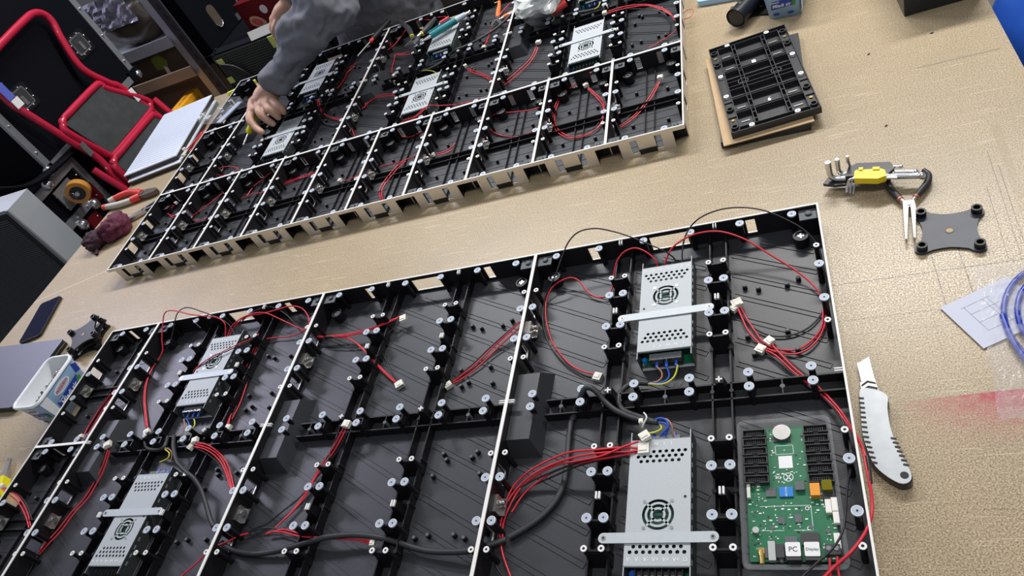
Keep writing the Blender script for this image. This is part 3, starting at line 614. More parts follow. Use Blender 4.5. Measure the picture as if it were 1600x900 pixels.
# ---------------------------------------------------------------- wiring: (name, label, category, [(kind, radius, points)], [(x, y, z, heading, length, width)])
WIRES = [
 ('wire_harness', 'red and black leads arching from the upper supply to a plug near the grey box', 'wire', [
  ('black', 1.3, [(-225,-62,22),(-230,-55,34),(-244,-49,48),(-269,-38,60),(-295,-24,68),(-321,-13,76),(-355,0,80),(-387,4,76),(-409,-6,66),(-424,-27,52),(-439,-53,36),(-457,-73,20),(-466,-91,8),(-463,-129,8),(-449,-173,7),(-429,-206,7),(-407,-232,7),(-380,-253,7),(-357,-264,8)]),
  ('red', 1.4, [(-259,-61,22),(-261,-52,32),(-274,-40,42),(-292,-32,48),(-312,-35,46),(-326,-47,38),(-335,-64,24),(-339,-84,14),(-349,-97,10),(-369,-94,9),(-387,-78,12),(-399,-60,18),(-414,-51,22),(-436,-51,18),(-453,-61,14),(-463,-84,8),(-457,-129,7),(-440,-177,7),(-419,-210,7),(-399,-233,7),(-375,-250,8),(-355,-258,8)]),
 ], [(-351,-262,6,-20,13,13)]),
 ('wire_harness', 'red and black leads looping round the right cabinet corner to white plugs', 'wire', [
  ('black', 1.3, [(-217,-64,22),(-215,-43,34),(-205,-22,50),(-183,-10,66),(-149,-10,78),(-114,-15,80),(-81,-24,74),(-51,-39,62),(-24,-59,48),(-10,-84,36),(-6,-121,24),(-7,-153,14),(-16,-186,7),(-36,-212,6),(-63,-224,6),(-90,-221,6),(-112,-205,7),(-126,-184,9),(-133,-166,12)]),
  ('red', 1.5, [(-247,-63,22),(-242,-55,32),(-228,-41,44),(-199,-33,54),(-169,-34,58),(-143,-38,54),(-112,-53,44),(-80,-79,30),(-48,-108,18),(-27,-134,11),(-14,-167,8),(-14,-201,7),(-23,-229,7),(-40,-251,7),(-60,-259,7),(-83,-253,7),(-104,-238,8),(-121,-210,9),(-130,-181,11),(-135,-164,13)]),
  ('red', 1.4, [(-16,-184,8),(-21,-215,6),(-35,-236,6),(-55,-250,6),(-79,-248,6),(-100,-234,7),(-113,-208,8),(-124,-181,9),(-130,-164,12)]),
 ], [(-135,-156,13,110,14,16),(-141,-165,11,139,11,9)]),
 ('wire_harness', 'bundle of red and black leads running down the right edge to the control board terminals', 'wire', [
  ('red', 1.4, [(-103,-246,9),(-86,-260,9),(-65,-291,9),(-43,-321,12),(-22,-353,16),(-7,-390,24),(3,-426,34),(5,-458,40),(5,-482,40)]),
  ('red', 1.4, [(-91,-237,9),(-78,-261,9),(-57,-295,11),(-34,-326,14),(-15,-362,20),(-3,-398,28),(5,-430,36),(7,-460,40),(5,-482,40)]),
  ('red', 2.0, [(6,-476,40),(5,-502,40),(1,-522,42),(-8,-540,42),(-24,-559,40),(-42,-572,34),(-57,-585,30)]),
  ('black', 2.2, [(8,-443,39),(8,-462,40),(7,-479,40)]),
  ('black', 1.3, [(-100,-250,8),(-77,-279,8),(-50,-315,10),(-26,-349,14),(-12,-384,18),(-9,-422,24),(-13,-453,26),(-19,-478,26),(-24,-506,26),(-30,-530,28),(-43,-551,30),(-62,-568,30),(-78,-583,30)]),
  ('black', 1.3, [(-89,-241,8),(-65,-277,9),(-38,-316,12),(-17,-363,18),(-10,-403,22),(-8,-434,25),(-14,-462,26)]),
  ('red', 1.6, [(-47,-558,22),(-48,-566,20),(-49,-579,16)]),
  ('red', 1.6, [(-39,-556,22),(-40,-566,20),(-40,-579,16)]),
 ], [(-106,-246,9,145,13,13),(-93,-233,9,132,12,12)]),
 ('wire_harness', 'six red and black leads curving away from white plugs on the lower supply lid', 'wire', [
  ('red', 1.5, [(-268,-414,36),(-284,-418,40),(-310,-418,42),(-353,-420,40),(-393,-425,32),(-431,-435,20),(-458,-453,10),(-471,-479,8),(-471,-512,8),(-461,-544,8),(-443,-576,8)]),
  ('red', 1.5, [(-267,-412,37),(-293,-412,42),(-329,-413,42),(-368,-413,40),(-404,-420,32),(-436,-430,22),(-460,-446,12),(-470,-469,9),(-472,-498,8)]),
  ('red', 1.5, [(-269,-403,40),(-288,-412,44),(-319,-423,42),(-353,-426,38),(-389,-426,30),(-421,-434,20),(-448,-448,11),(-462,-472,8),(-468,-503,8),(-463,-531,8)]),
  ('red', 1.4, [(-272,-417,34),(-303,-422,36),(-345,-425,32),(-386,-429,24),(-417,-440,16),(-444,-457,8),(-458,-484,8)]),
  ('black', 1.3, [(-273,-418,33),(-312,-419,36),(-359,-426,32),(-403,-434,22),(-437,-443,14),(-467,-459,8),(-481,-483,8),(-484,-512,8),(-482,-535,8),(-467,-562,8),(-450,-579,8)]),
  ('black', 1.3, [(-270,-421,33),(-308,-423,34),(-356,-428,28),(-400,-438,18),(-435,-448,10),(-460,-469,8),(-475,-498,8)]),
 ], [(-262,-413,36,2,15,15),(-260,-397,42,32,14,12)]),
 ('mains_cable', 'grey mains cable tied with a white zip tie, feeding both supplies of the board cabinet', 'cable', [
  ('cable', 4.2, [(-268,-288,12),(-288,-286,13),(-302,-292,14),(-310,-307,16),(-309,-323,18),(-299,-339,22),(-283,-350,26),(-263,-362,30),(-251,-368,32)]),
  ('cable', 4.4, [(-382,-337,8),(-376,-327,18),(-365,-321,34),(-355,-310,44),(-346,-309,44),(-337,-314,38),(-328,-324,30),(-312,-339,26),(-287,-354,26),(-263,-365,30),(-245,-371,33)]),
  ('cable', 4.6, [(-380,-329,12),(-385,-343,8),(-385,-376,8),(-383,-418,8),(-385,-448,8),(-394,-471,8),(-412,-493,8),(-434,-509,8),(-455,-522,9)]),
  ('brown', 1.4, [(-269,-288,12),(-256,-287,12),(-248,-281,13),(-248,-272,15),(-255,-264,19)]),
  ('blue', 1.4, [(-268,-288,12),(-250,-290,12),(-238,-283,13),(-237,-274,15),(-241,-263,19)]),
  ('yellow', 1.4, [(-269,-289,12),(-246,-292,12),(-232,-285,13),(-226,-276,15),(-223,-265,19)]),
  ('blue', 1.5, [(-253,-366,31),(-241,-366,36),(-231,-373,38),(-230,-382,36),(-238,-386,30),(-245,-390,24)]),
  ('blue', 1.5, [(-245,-371,33),(-235,-375,36),(-230,-381,34),(-236,-388,26)]),
  ('brown', 1.4, [(-251,-366,31),(-234,-367,34),(-226,-377,34),(-225,-388,28),(-222,-393,24)]),
  ('yellow', 1.4, [(-244,-371,32),(-240,-380,32),(-249,-384,30),(-260,-386,30),(-264,-394,34)]),
  ('white', 1.2, [(-265,-355,36),(-260,-364,38),(-265,-372,34),(-268,-375,30)]),
 ], [(-269,-367,32,93,7,6)]),
 ('wire_harness', 'red lead splitting into two white plugs in the empty LED cabinet', 'wire', [
  ('red', 1.4, [(-974,-90,20),(-942,-98,18),(-917,-102,18),(-875,-107,20),(-829,-105,22),(-795,-94,22),(-768,-81,20)]),
  ('red', 1.4, [(-972,-93,20),(-942,-100,18),(-910,-100,18),(-868,-103,20),(-821,-101,24),(-794,-90,22),(-766,-78,20)]),
  ('red', 1.4, [(-942,-100,18),(-900,-105,18),(-865,-118,16),(-834,-142,14),(-798,-175,11),(-764,-205,8),(-737,-227,8)]),
  ('red', 1.4, [(-935,-98,18),(-894,-103,17),(-855,-124,15),(-822,-150,12),(-787,-182,10),(-756,-209,8),(-734,-226,8)]),
  ('black', 1.3, [(-962,-105,8),(-916,-120,8),(-870,-129,8),(-828,-129,10),(-792,-119,14),(-761,-90,18)]),
  ('black', 1.3, [(-829,-126,9),(-803,-140,8),(-777,-167,7),(-754,-200,7),(-729,-226,8)]),
  ('black', 2.4, [(-940,-100,18),(-916,-104,18)]),
 ], [(-755,-85,20,17,13,14),(-725,-233,7,-57,13,15)]),
 ('wire_harness', 'red and black lead slanting from the divider to a plug in the empty cabinet', 'wire', [
  ('red', 1.4, [(-496,-133,20),(-523,-157,16),(-551,-180,10),(-579,-209,7),(-600,-227,6),(-615,-239,6)]),
  ('red', 1.4, [(-495,-143,18),(-519,-163,14),(-545,-186,9),(-571,-214,7),(-594,-232,6),(-612,-243,6)]),
  ('black', 1.3, [(-502,-134,18),(-531,-158,14),(-559,-181,9),(-584,-208,7),(-605,-226,6),(-618,-237,6)]),
 ], [(-622,-246,6,-141,13,11)]),
 ('wire_harness', 'four leads hanging from a white plug over the middle rail of the empty cabinet', 'wire', [
  ('red', 1.4, [(-785,-337,34),(-793,-354,28),(-807,-373,20),(-823,-393,14),(-835,-414,10),(-840,-436,8),(-848,-455,8),(-862,-477,8),(-872,-489,9),(-880,-503,10)]),
  ('red', 1.4, [(-791,-335,34),(-800,-351,28),(-815,-372,19),(-831,-394,12),(-839,-418,9),(-845,-438,8),(-855,-463,8),(-869,-483,8)]),
  ('black', 1.3, [(-779,-339,34),(-788,-356,27),(-802,-375,19),(-820,-394,12),(-833,-413,9),(-843,-429,8),(-853,-444,8),(-871,-462,8),(-890,-480,8),(-911,-498,9),(-937,-506,10),(-962,-522,12)]),
  ('black', 1.3, [(-787,-340,33),(-801,-359,25),(-821,-380,16),(-837,-401,9),(-842,-422,8),(-856,-449,8),(-881,-471,8),(-904,-491,9),(-930,-502,10)]),
 ], [(-785,-328,36,78,13,14)]),
 ('wire_harness', 'red lead pair ending in a white plug under the grey cable of the empty cabinet', 'wire', [
  ('red', 1.4, [(-891,-508,10),(-874,-507,12),(-851,-510,14),(-821,-517,16),(-786,-521,18),(-736,-524,18),(-701,-526,16),(-679,-531,16)]),
  ('red', 1.4, [(-893,-510,10),(-862,-504,12),(-833,-509,13),(-802,-517,15),(-749,-523,17),(-696,-525,16),(-677,-528,16)]),
  ('black', 1.3, [(-979,-529,12),(-953,-513,11),(-924,-504,11),(-892,-500,11),(-848,-508,11),(-805,-516,12)]),
 ], [(-674,-530,15,5,8,9)]),
 ('mains_cable', 'grey mains cable sagging along the empty LED cabinet', 'cable', [
  ('cable', 4.6, [(-460,-525,9),(-475,-533,14),(-505,-545,20),(-542,-545,16),(-580,-542,14),(-615,-534,14),(-646,-526,16),(-683,-521,20),(-717,-520,22),(-758,-523,22),(-793,-530,20),(-831,-537,16),(-870,-542,12),(-904,-543,10),(-940,-539,10),(-969,-530,12),(-978,-525,16)]),
 ], []),
 ('wire_harness', 'thin red and black leads looping over the frame rim to a white plug, left supply', 'wire', [
  ('red', 1.4, [(-1222,-61,22),(-1220,-45,34),(-1221,-35,44),(-1241,-25,54),(-1277,-20,60),(-1319,-12,66),(-1366,3,70),(-1400,10,68),(-1417,6,60),(-1421,-14,46),(-1422,-40,30),(-1418,-63,16),(-1426,-83,9),(-1432,-104,7),(-1426,-140,7),(-1405,-182,7),(-1369,-230,7),(-1335,-270,8)]),
  ('red', 1.4, [(-1432,-99,7),(-1425,-135,7),(-1406,-176,6),(-1373,-221,6),(-1332,-270,7)]),
  ('black', 1.3, [(-1195,-59,24),(-1212,-37,36),(-1246,-19,48),(-1295,-2,58),(-1335,12,64),(-1363,15,62),(-1382,7,54),(-1390,-15,40),(-1399,-46,22),(-1418,-66,10),(-1439,-89,7),(-1446,-120,7),(-1438,-155,6),(-1412,-192,6),(-1369,-238,6),(-1334,-273,7)]),
 ], [(-1327,-281,7,-51,12,13)]),
 ('wire_harness', 'red leads curling round the upper left supply to a plug on the rail', 'wire', [
  ('red', 1.4, [(-1217,-60,22),(-1204,-41,34),(-1178,-30,42),(-1142,-25,46),(-1104,-30,46),(-1056,-51,38),(-1017,-69,30),(-992,-78,22)]),
  ('red', 1.4, [(-1212,-59,22),(-1197,-37,32),(-1165,-25,40),(-1116,-28,44),(-1081,-22,42),(-1048,-14,38),(-1020,-21,32),(-998,-43,26),(-993,-61,22),(-1010,-72,14),(-1049,-75,10),(-1089,-72,10),(-1114,-75,12),(-1128,-88,12),(-1132,-120,9),(-1121,-170,8),(-1112,-218,8),(-1107,-257,9),(-1103,-283,10)]),
  ('red', 1.4, [(-1126,-75,12),(-1136,-95,11),(-1132,-136,8),(-1119,-186,8),(-1112,-230,8),(-1106,-264,9),(-1098,-286,10)]),
  ('red', 1.4, [(-1116,-78,12),(-1124,-102,11),(-1116,-146,8),(-1104,-196,8),(-1098,-238,8),(-1098,-272,9)]),
  ('black', 1.3, [(-1184,-59,24),(-1181,-36,34),(-1157,-17,40),(-1127,-11,44),(-1099,-11,42),(-1059,-31,36),(-1027,-57,28),(-1007,-76,16),(-993,-84,12)]),
  ('black', 1.3, [(-1136,-77,10),(-1135,-118,7),(-1121,-171,6),(-1109,-220,6),(-1102,-264,8)]),
 ], [(-1095,-292,10,-100,11,12)]),
 ('loose_wire', 'thin red lead lying slantwise over the perforated lid', 'wire', [
  ('red', 1.2, [(-1114,-73,30),(-1128,-92,36),(-1155,-109,42),(-1183,-122,42),(-1215,-133,40),(-1236,-147,38),(-1249,-156,34)]),
  ('black', 1.2, [(-1112,-77,30),(-1129,-100,36),(-1159,-114,40),(-1191,-128,40),(-1218,-139,38),(-1243,-150,36)]),
 ], []),
 ('wire_harness', 'three leads from a white plug into the narrow frame gap, left cabinet', 'wire', [
  ('red', 1.4, [(-1381,-332,30),(-1384,-353,22),(-1390,-374,14),(-1398,-395,9),(-1401,-417,7),(-1405,-433,7),(-1414,-455,8),(-1423,-489,8),(-1432,-518,10),(-1441,-536,8)]),
  ('red', 1.4, [(-1374,-334,30),(-1376,-353,22),(-1380,-377,14),(-1387,-399,9),(-1390,-422,7),(-1396,-439,7),(-1405,-461,8),(-1412,-494,8),(-1424,-523,10),(-1434,-540,8)]),
  ('black', 1.3, [(-1389,-332,30),(-1390,-352,22),(-1398,-373,14),(-1406,-394,9),(-1404,-428,7),(-1422,-452,7),(-1433,-483,7),(-1443,-520,9),(-1437,-547,8),(-1435,-569,8),(-1434,-585,8)]),
 ], [(-1388,-321,32,122,14,15)]),
 ('wire_harness', 'four leads from paired white plugs bending down past the lower left supply', 'wire', [
  ('red', 1.5, [(-1133,-335,30),(-1103,-341,28),(-1074,-355,22),(-1050,-373,16),(-1030,-397,11),(-1007,-426,10)]),
  ('red', 1.5, [(-1137,-342,28),(-1109,-348,26),(-1082,-360,20),(-1058,-378,14),(-1035,-404,10),(-1011,-430,10)]),
  ('red', 1.5, [(-1135,-338,29),(-1103,-346,27),(-1076,-358,21),(-1054,-376,15),(-1034,-400,10),(-1011,-427,10)]),
  ('black', 1.3, [(-1137,-333,30),(-1111,-337,28),(-1083,-350,22),(-1061,-364,16),(-1041,-387,10)]),
  ('black', 1.3, [(-1141,-342,27),(-1112,-352,24),(-1088,-363,18),(-1063,-380,12),(-1038,-406,9)]),
 ], [(-1142,-329,30,109,12,12),(-1147,-342,28,-114,10,11)]),
 ('mains_cable', 'grey mains cable running past the lower left supply to the divider', 'cable', [
  ('cable', 3.8, [(-1232,-311,24),(-1220,-334,28),(-1229,-341,28),(-1256,-338,24),(-1283,-328,20),(-1299,-312,18),(-1298,-299,18),(-1285,-291,18)]),
  ('cable', 4.2, [(-1220,-308,20),(-1198,-336,26),(-1155,-376,34),(-1109,-403,40),(-1087,-415,36),(-1069,-432,26),(-1049,-457,18),(-1031,-479,14),(-1011,-497,14)]),
  ('brown', 1.2, [(-1217,-339,28),(-1200,-344,28),(-1189,-356,26),(-1190,-367,22)]),
  ('yellow', 1.2, [(-1215,-342,28),(-1198,-351,28),(-1197,-361,26),(-1216,-367,24)]),
  ('brown', 1.2, [(-1219,-268,20),(-1206,-284,20),(-1204,-298,18),(-1208,-308,18)]),
  ('blue', 1.3, [(-1210,-269,20),(-1193,-285,20),(-1192,-300,18),(-1199,-311,18)]),
  ('yellow', 1.3, [(-1189,-271,20),(-1179,-285,20),(-1187,-298,18),(-1197,-309,18)]),
 ], []),
 ('wire_harness', 'red lead crossing the narrow frame near the tub of screws', 'wire', [
  ('red', 1.4, [(-1479,-172,30),(-1504,-194,20),(-1521,-219,12),(-1528,-247,8),(-1525,-276,8),(-1517,-291,10)]),
  ('red', 1.4, [(-1472,-179,28),(-1494,-201,19),(-1509,-224,11),(-1513,-255,8),(-1514,-282,8)]),
 ], [(-1525,-280,12,-62,9,10)]),
 ('wire_harness', 'red leads from a small plug entering the frame beside the yellow tool', 'wire', [
  ('red', 1.5, [(-1639,-407,34),(-1600,-418,34),(-1573,-429,28),(-1554,-443,20),(-1536,-460,12),(-1513,-482,8)]),
  ('red', 1.5, [(-1640,-409,34),(-1604,-423,34),(-1574,-436,28),(-1552,-451,20),(-1531,-470,12),(-1515,-486,8)]),
  ('black', 1.3, [(-1632,-407,34),(-1589,-419,32),(-1565,-430,24),(-1543,-447,16),(-1518,-469,10)]),
 ], [(-1646,-403,34,162,10,11)]),
 ('loose_wire', 'red leads leaving the lower left cabinet toward the divider', 'wire', [
  ('red', 1.5, [(-999,-544,16),(-1015,-562,14),(-1032,-576,12),(-1042,-591,12)]),
  ('red', 1.5, [(-930,-509,12),(-948,-514,13),(-964,-525,16),(-979,-532,18)]),
 ], []),
 ('wire_harness', 'red lead pair rising to a white plug in the frame at the array corner', 'wire', [
  ('red', 1.3, [(-279,521,14),(-298,482,9),(-319,443,7),(-340,416,7),(-362,399,7)]),
  ('red', 1.3, [(-276,520,14),(-293,477,9),(-315,439,7),(-336,410,7),(-359,393,7)]),
  ('black', 1.2, [(-282,525,14),(-302,488,8),(-324,454,6),(-347,425,6),(-366,409,6)]),
 ], [(-275,534,16,82,11,12)]),
 ('wire_harness', 'ring of red leads with white plug lying in one narrow frame', 'wire', [
  ('red', 1.3, [(-448,573,16),(-428,543,14),(-409,509,12),(-402,481,12),(-401,439,10),(-412,411,8),(-438,399,7),(-475,406,7),(-502,433,7),(-522,475,7),(-527,527,8),(-517,570,10),(-493,600,14),(-464,618,20),(-440,620,26)]),
  ('red', 1.3, [(-449,570,15),(-430,538,13),(-412,504,11),(-403,472,10),(-405,432,8),(-418,407,7),(-443,394,7),(-477,400,7),(-507,430,7),(-526,472,7),(-532,529,8),(-523,575,10),(-499,605,14)]),
  ('black', 1.2, [(-448,579,14),(-422,538,12),(-408,504,10),(-406,450,7),(-426,414,6),(-466,409,6)]),
 ], [(-455,586,17,116,11,12)]),
 ('wire_harness', 'red leads curving out of the divider in a narrow frame, bowed like a fish', 'wire', [
  ('red', 1.3, [(-703,534,10),(-708,554,12),(-701,568,14),(-675,565,16),(-633,553,16),(-591,540,18),(-565,537,20)]),
  ('red', 1.3, [(-703,531,8),(-684,501,7),(-647,472,7),(-608,457,7),(-582,461,8),(-567,472,10)]),
  ('black', 1.2, [(-701,526,7),(-676,495,6),(-640,473,6),(-600,463,6),(-572,466,8)]),
 ], []),
 ('wire_harness', 'red lead pair with white plug in the far right cabinet, plug up', 'wire', [
  ('red', 1.4, [(-620,842,20),(-628,817,14),(-642,793,10),(-662,771,8),(-683,744,8),(-701,723,8)]),
  ('red', 1.4, [(-614,835,20),(-621,811,14),(-635,783,10),(-654,758,8),(-675,731,8),(-696,711,8)]),
  ('black', 1.2, [(-624,844,20),(-635,822,13),(-651,799,9),(-674,776,7),(-699,744,7)]),
 ], [(-616,860,22,81,12,13)]),
 ('wire_harness', 'red leads arching across the far right cabinet from two white plugs', 'wire', [
  ('red', 1.5, [(-421,895,30),(-389,892,32),(-352,886,30),(-316,874,26),(-283,849,20),(-260,817,14),(-249,783,10)]),
  ('red', 1.5, [(-423,883,30),(-392,882,31),(-352,880,28),(-316,872,24),(-281,841,18),(-257,809,12)]),
  ('red', 1.3, [(-243,730,12),(-261,718,9),(-285,706,7),(-310,692,7)]),
  ('black', 1.3, [(-418,890,28),(-378,882,28),(-329,870,20),(-288,843,14),(-266,807,9),(-259,763,7),(-264,727,7)]),
 ], [(-430,893,30,177,11,12),(-429,920,32,102,12,12)]),
 ('loose_wire', 'little red wire loop sticking out beyond the array onto the bare board', 'wire', [
  ('red', 0.8, [(-236,768,14),(-222,759,18),(-208,755,22),(-201,766,24),(-202,779,26),(-211,780,28),(-222,778,26),(-231,776,20)]),
 ], []),
 ('wire_harness', 'short red lead with white plug beside the divider, middle far cabinet', 'wire', [
  ('red', 1.3, [(-832,849,14),(-808,830,10),(-781,806,9),(-744,765,9)]),
  ('red', 1.3, [(-834,845,13),(-809,822,9),(-780,797,8),(-742,754,8)]),
 ], [(-845,869,14,126,10,9)]),
 ('wire_harness', 'red leads dropping from the orange handled pliers to a plug', 'wire', [
  ('red', 1.3, [(-752,1162,24),(-773,1146,18),(-791,1117,14),(-800,1072,12),(-800,1013,14),(-795,956,18)]),
  ('red', 1.3, [(-755,1156,24),(-779,1138,16),(-795,1100,12),(-801,1052,11),(-800,995,14),(-800,952,18)]),
 ], [(-799,938,18,-100,10,11)]),
 ('wire_harness', 'red leads entering the middle far supply from its left side', 'wire', [
  ('red', 1.4, [(-1008,770,24),(-1047,797,22),(-1091,819,20),(-1134,835,16),(-1162,829,12),(-1175,810,9)]),
  ('red', 1.4, [(-1015,780,24),(-1061,813,22),(-1106,836,18),(-1149,847,14),(-1174,834,10),(-1181,810,8)]),
  ('black', 1.2, [(-1183,818,8),(-1188,781,8),(-1188,742,8),(-1190,712,8)]),
 ], []),
 ('loose_wire', 'red leads along the row line behind the front frames', 'wire', [
  ('red', 1.3, [(-976,644,26),(-930,629,36),(-896,656,40),(-859,657,30),(-814,655,22),(-769,655,18),(-744,650,22)]),
  ('red', 1.3, [(-986,639,24),(-935,622,34),(-901,649,38)]),
 ], []),
 ('wire_harness', 'red lead bending down to white plugs left of the middle far supplies', 'wire', [
  ('red', 1.4, [(-1072,1038,22),(-1108,1056,18),(-1147,1083,14),(-1144,1054,12),(-1138,1014,12),(-1124,968,14)]),
  ('red', 1.3, [(-1083,1059,22),(-1116,1068,18),(-1156,1095,14)]),
 ], [(-1105,941,16,-49,11,11),(-1091,899,14,-43,10,9)]),
 ('loose_wire', 'red loops over the back of the middle far cabinet', 'wire', [
  ('red', 1.2, [(-1189,1129,18),(-1166,1142,22),(-1149,1175,26),(-1135,1217,30),(-1115,1240,34),(-1088,1250,36),(-1050,1236,36)]),
  ('red', 1.2, [(-1181,1146,20),(-1203,1203,22),(-1201,1237,26),(-1175,1248,30),(-1133,1246,32),(-1078,1231,34),(-1044,1211,34)]),
  ('red', 1.2, [(-1013,1205,36),(-978,1185,38),(-952,1154,38)]),
 ], []),
 ('wire_harness', 'red lead bridging to a white plug in the cabinet under the sleeve', 'wire', [
  ('red', 1.3, [(-1357,973,18),(-1343,995,14),(-1344,1042,10),(-1348,1092,9),(-1333,1119,9),(-1304,1127,10)]),
  ('red', 1.3, [(-1353,965,18),(-1335,985,13),(-1334,1035,9),(-1338,1085,8),(-1323,1112,8)]),
  ('black', 1.2, [(-1308,1125,10),(-1266,1121,14),(-1228,1115,20)]),
 ], [(-1366,970,18,-148,11,11)]),
 ('wire_harness', 'thick red leads sweeping under the divider beside the working hand', 'wire', [
  ('red', 1.5, [(-1387,934,20),(-1376,899,16),(-1349,859,12),(-1310,823,9),(-1269,798,8),(-1240,783,8)]),
  ('red', 1.5, [(-1379,927,20),(-1364,889,15),(-1335,848,11),(-1296,812,8),(-1235,771,8)]),
  ('cable', 2.6, [(-1370,881,10),(-1346,833,8),(-1309,790,7),(-1265,762,7),(-1234,759,7)]),
 ], []),
 ('wire_harness', 'red lead standing beside the divider near the row line', 'wire', [
  ('red', 1.3, [(-1191,774,14),(-1191,747,10),(-1181,713,9),(-1160,675,9),(-1146,656,10)]),
  ('black', 1.2, [(-1227,814,10),(-1226,777,8),(-1209,732,8),(-1174,675,8)]),
 ], [(-1191,777,16,98,9,9)]),
 ('loose_wire', 'short red loop in a narrow front frame beside its divider', 'wire', [
  ('red', 1.2, [(-983,615,20),(-977,597,14),(-964,586,10),(-940,583,8),(-919,591,8),(-899,594,9)]),
  ('red', 1.2, [(-895,592,9),(-888,566,8),(-888,539,8)]),
 ], []),
 ('wire_harness', 'red lead with white plug pointing away from the divider, front row', 'wire', [
  ('red', 1.4, [(-833,466,12),(-813,469,10),(-798,480,9),(-786,493,10)]),
  ('red', 1.4, [(-831,459,11),(-808,461,9),(-790,473,8)]),
 ], [(-843,465,12,172,9,9)]),
 ('wire_harness', 'red leads bowed tall in a narrow front frame', 'wire', [
  ('red', 1.4, [(-955,335,8),(-968,363,8),(-972,391,9),(-962,422,10),(-947,450,12),(-925,468,14),(-893,470,18)]),
  ('red', 1.4, [(-949,333,8),(-962,361,8),(-963,389,9),(-953,416,10),(-938,444,12),(-920,464,14)]),
  ('red', 1.3, [(-1001,473,12),(-973,472,12),(-945,468,13),(-917,469,15)]),
 ], []),
 ('wire_harness', 'red lead with white plug lying crosswise in a front frame', 'wire', [
  ('red', 1.4, [(-1109,454,8),(-1090,458,8),(-1070,461,9),(-1059,464,10)]),
 ], [(-1126,462,8,171,10,10)]),
 ('loose_wire', 'red leads slung across two of the front frames', 'wire', [
  ('red', 1.5, [(-1364,504,9),(-1334,513,8),(-1300,521,8),(-1264,522,9),(-1230,521,12)]),
  ('red', 1.5, [(-1368,514,9),(-1336,522,8),(-1296,528,8),(-1238,529,12)]),
  ('red', 1.4, [(-1426,500,10),(-1403,500,9),(-1377,503,9)]),
 ], []),
 ('wire_harness', 'tangle of red and black leads where the hand works', 'wire', [
  ('red', 1.2, [(-1675,666,22),(-1645,670,26),(-1601,661,26),(-1559,637,24),(-1587,627,20),(-1638,642,16),(-1672,663,18)]),
  ('red', 1.2, [(-1631,599,10),(-1603,609,14),(-1552,609,20),(-1515,616,24)]),
  ('black', 1.2, [(-1700,734,20),(-1661,658,20),(-1610,583,18),(-1563,534,12),(-1509,511,8),(-1459,507,8)]),
  ('red', 1.2, [(-1559,521,8),(-1504,500,7),(-1467,504,8),(-1440,510,10)]),
  ('red', 1.3, [(-1464,501,10),(-1460,539,10),(-1439,559,12),(-1416,575,16),(-1402,583,20)]),
  ('black', 1.2, [(-1692,806,26),(-1668,750,24),(-1632,701,22),(-1578,666,20)]),
 ], []),
 ('wire_harness', 'red leads with small white plug in the frame beside the wall clip, front row', 'wire', [
  ('red', 1.2, [(-1771,543,16),(-1783,530,12),(-1791,519,9),(-1751,500,8),(-1721,503,8),(-1690,502,8)]),
  ('red', 1.2, [(-1780,548,16),(-1795,530,10),(-1752,493,7),(-1721,494,8)]),
  ('red', 1.2, [(-1700,496,9),(-1667,465,8),(-1616,440,8),(-1582,444,8)]),
  ('red', 1.2, [(-1659,470,9),(-1630,498,9),(-1602,526,10),(-1577,550,12)]),
 ], [(-1768,553,17,69,9,9)]),
 ('wire_harness', 'red and white plugs hanging over the outer rim beside the white panels', 'wire', [
  ('red', 1.6, [(-1859,815,46),(-1838,827,52),(-1831,857,54),(-1834,893,52)]),
  ('red', 1.6, [(-1833,792,46),(-1820,817,52),(-1819,856,54),(-1828,897,52)]),
  ('red', 1.0, [(-1849,808,46),(-1833,843,52),(-1829,915,50),(-1816,951,46),(-1809,993,30)]),
 ], [(-1883,829,42,149,12,11),(-1871,799,38,168,12,11)]),
 ('mains_cable', 'black mains cable slung across the cabinet under the teal pump', 'cable', [
  ('cable', 3.8, [(-740,1080,22),(-762,1055,18),(-790,1029,16),(-825,1002,18),(-846,960,30),(-862,941,36),(-874,930,40),(-901,933,30),(-929,915,24),(-963,898,24),(-998,895,26)]),
  ('yellow', 1.2, [(-994,896,26),(-965,882,28),(-939,863,28),(-922,844,26)]),
 ], []),
 ('mains_cable', 'black mains cable under the white plastic bag', 'cable', [
  ('cable', 3.8, [(-624,989,18),(-591,966,24),(-553,950,30),(-517,932,36),(-487,935,30),(-466,944,24)]),
  ('yellow', 1.2, [(-466,944,24),(-455,954,24),(-451,977,24)]),
  ('white', 1.0, [(-583,957,38),(-574,934,38),(-582,928,36)]),
 ], []),
]
WM = {'red': 'wire_red', 'black': 'wire_black', 'cable': 'cable_grey', 'blue': 'wire_blue', 'brown': 'wire_brown', 'yellow': 'wire_yellow', 'white': 'white_plastic'}
PLUGS = {}
def plug_mesh(L, W):
    if (L, W) not in PLUGS:
        b = MB().box(-L / 2, L / 2, -W / 2, W / 2, -3.6, 3.6, 'nylon')
        b.box(-L / 2 + 1, L / 2 - 3, -W / 4, W / 4, 3.6, 4.8, 'nylon')
        for k in range(4): y = -W / 2 + (k + .5) * W / 4; b.box(L / 2 - .6, L / 2 + .1, y - W / 11, y + W / 11, -1.8, 2, 'ferrite')
        PLUGS[(L, W)] = b.data('plug')
    return PLUGS[(L, W)]
for name, label, cat_, ws, cs in WIRES:
    p0 = ws[0][2][0]
    t = thing(name, label, cat_, (p0[0], p0[1], 0))
    for kind, r, pts in ws:
        q = [(x - p0[0], y - p0[1], z) for x, y, z in pts]
        build(MB().tube(spline(q, 5), r, WM[kind], 8 if kind == 'cable' else 6), 'cable' if kind == 'cable' else 'zip_tie' if kind == 'white' else kind + '_wire', t)
    for x, y, z, ang, L, W in cs:
        link('plug', plug_mesh(L, W), t, (x - p0[0], y - p0[1], z), (0, 0, R(ang)))
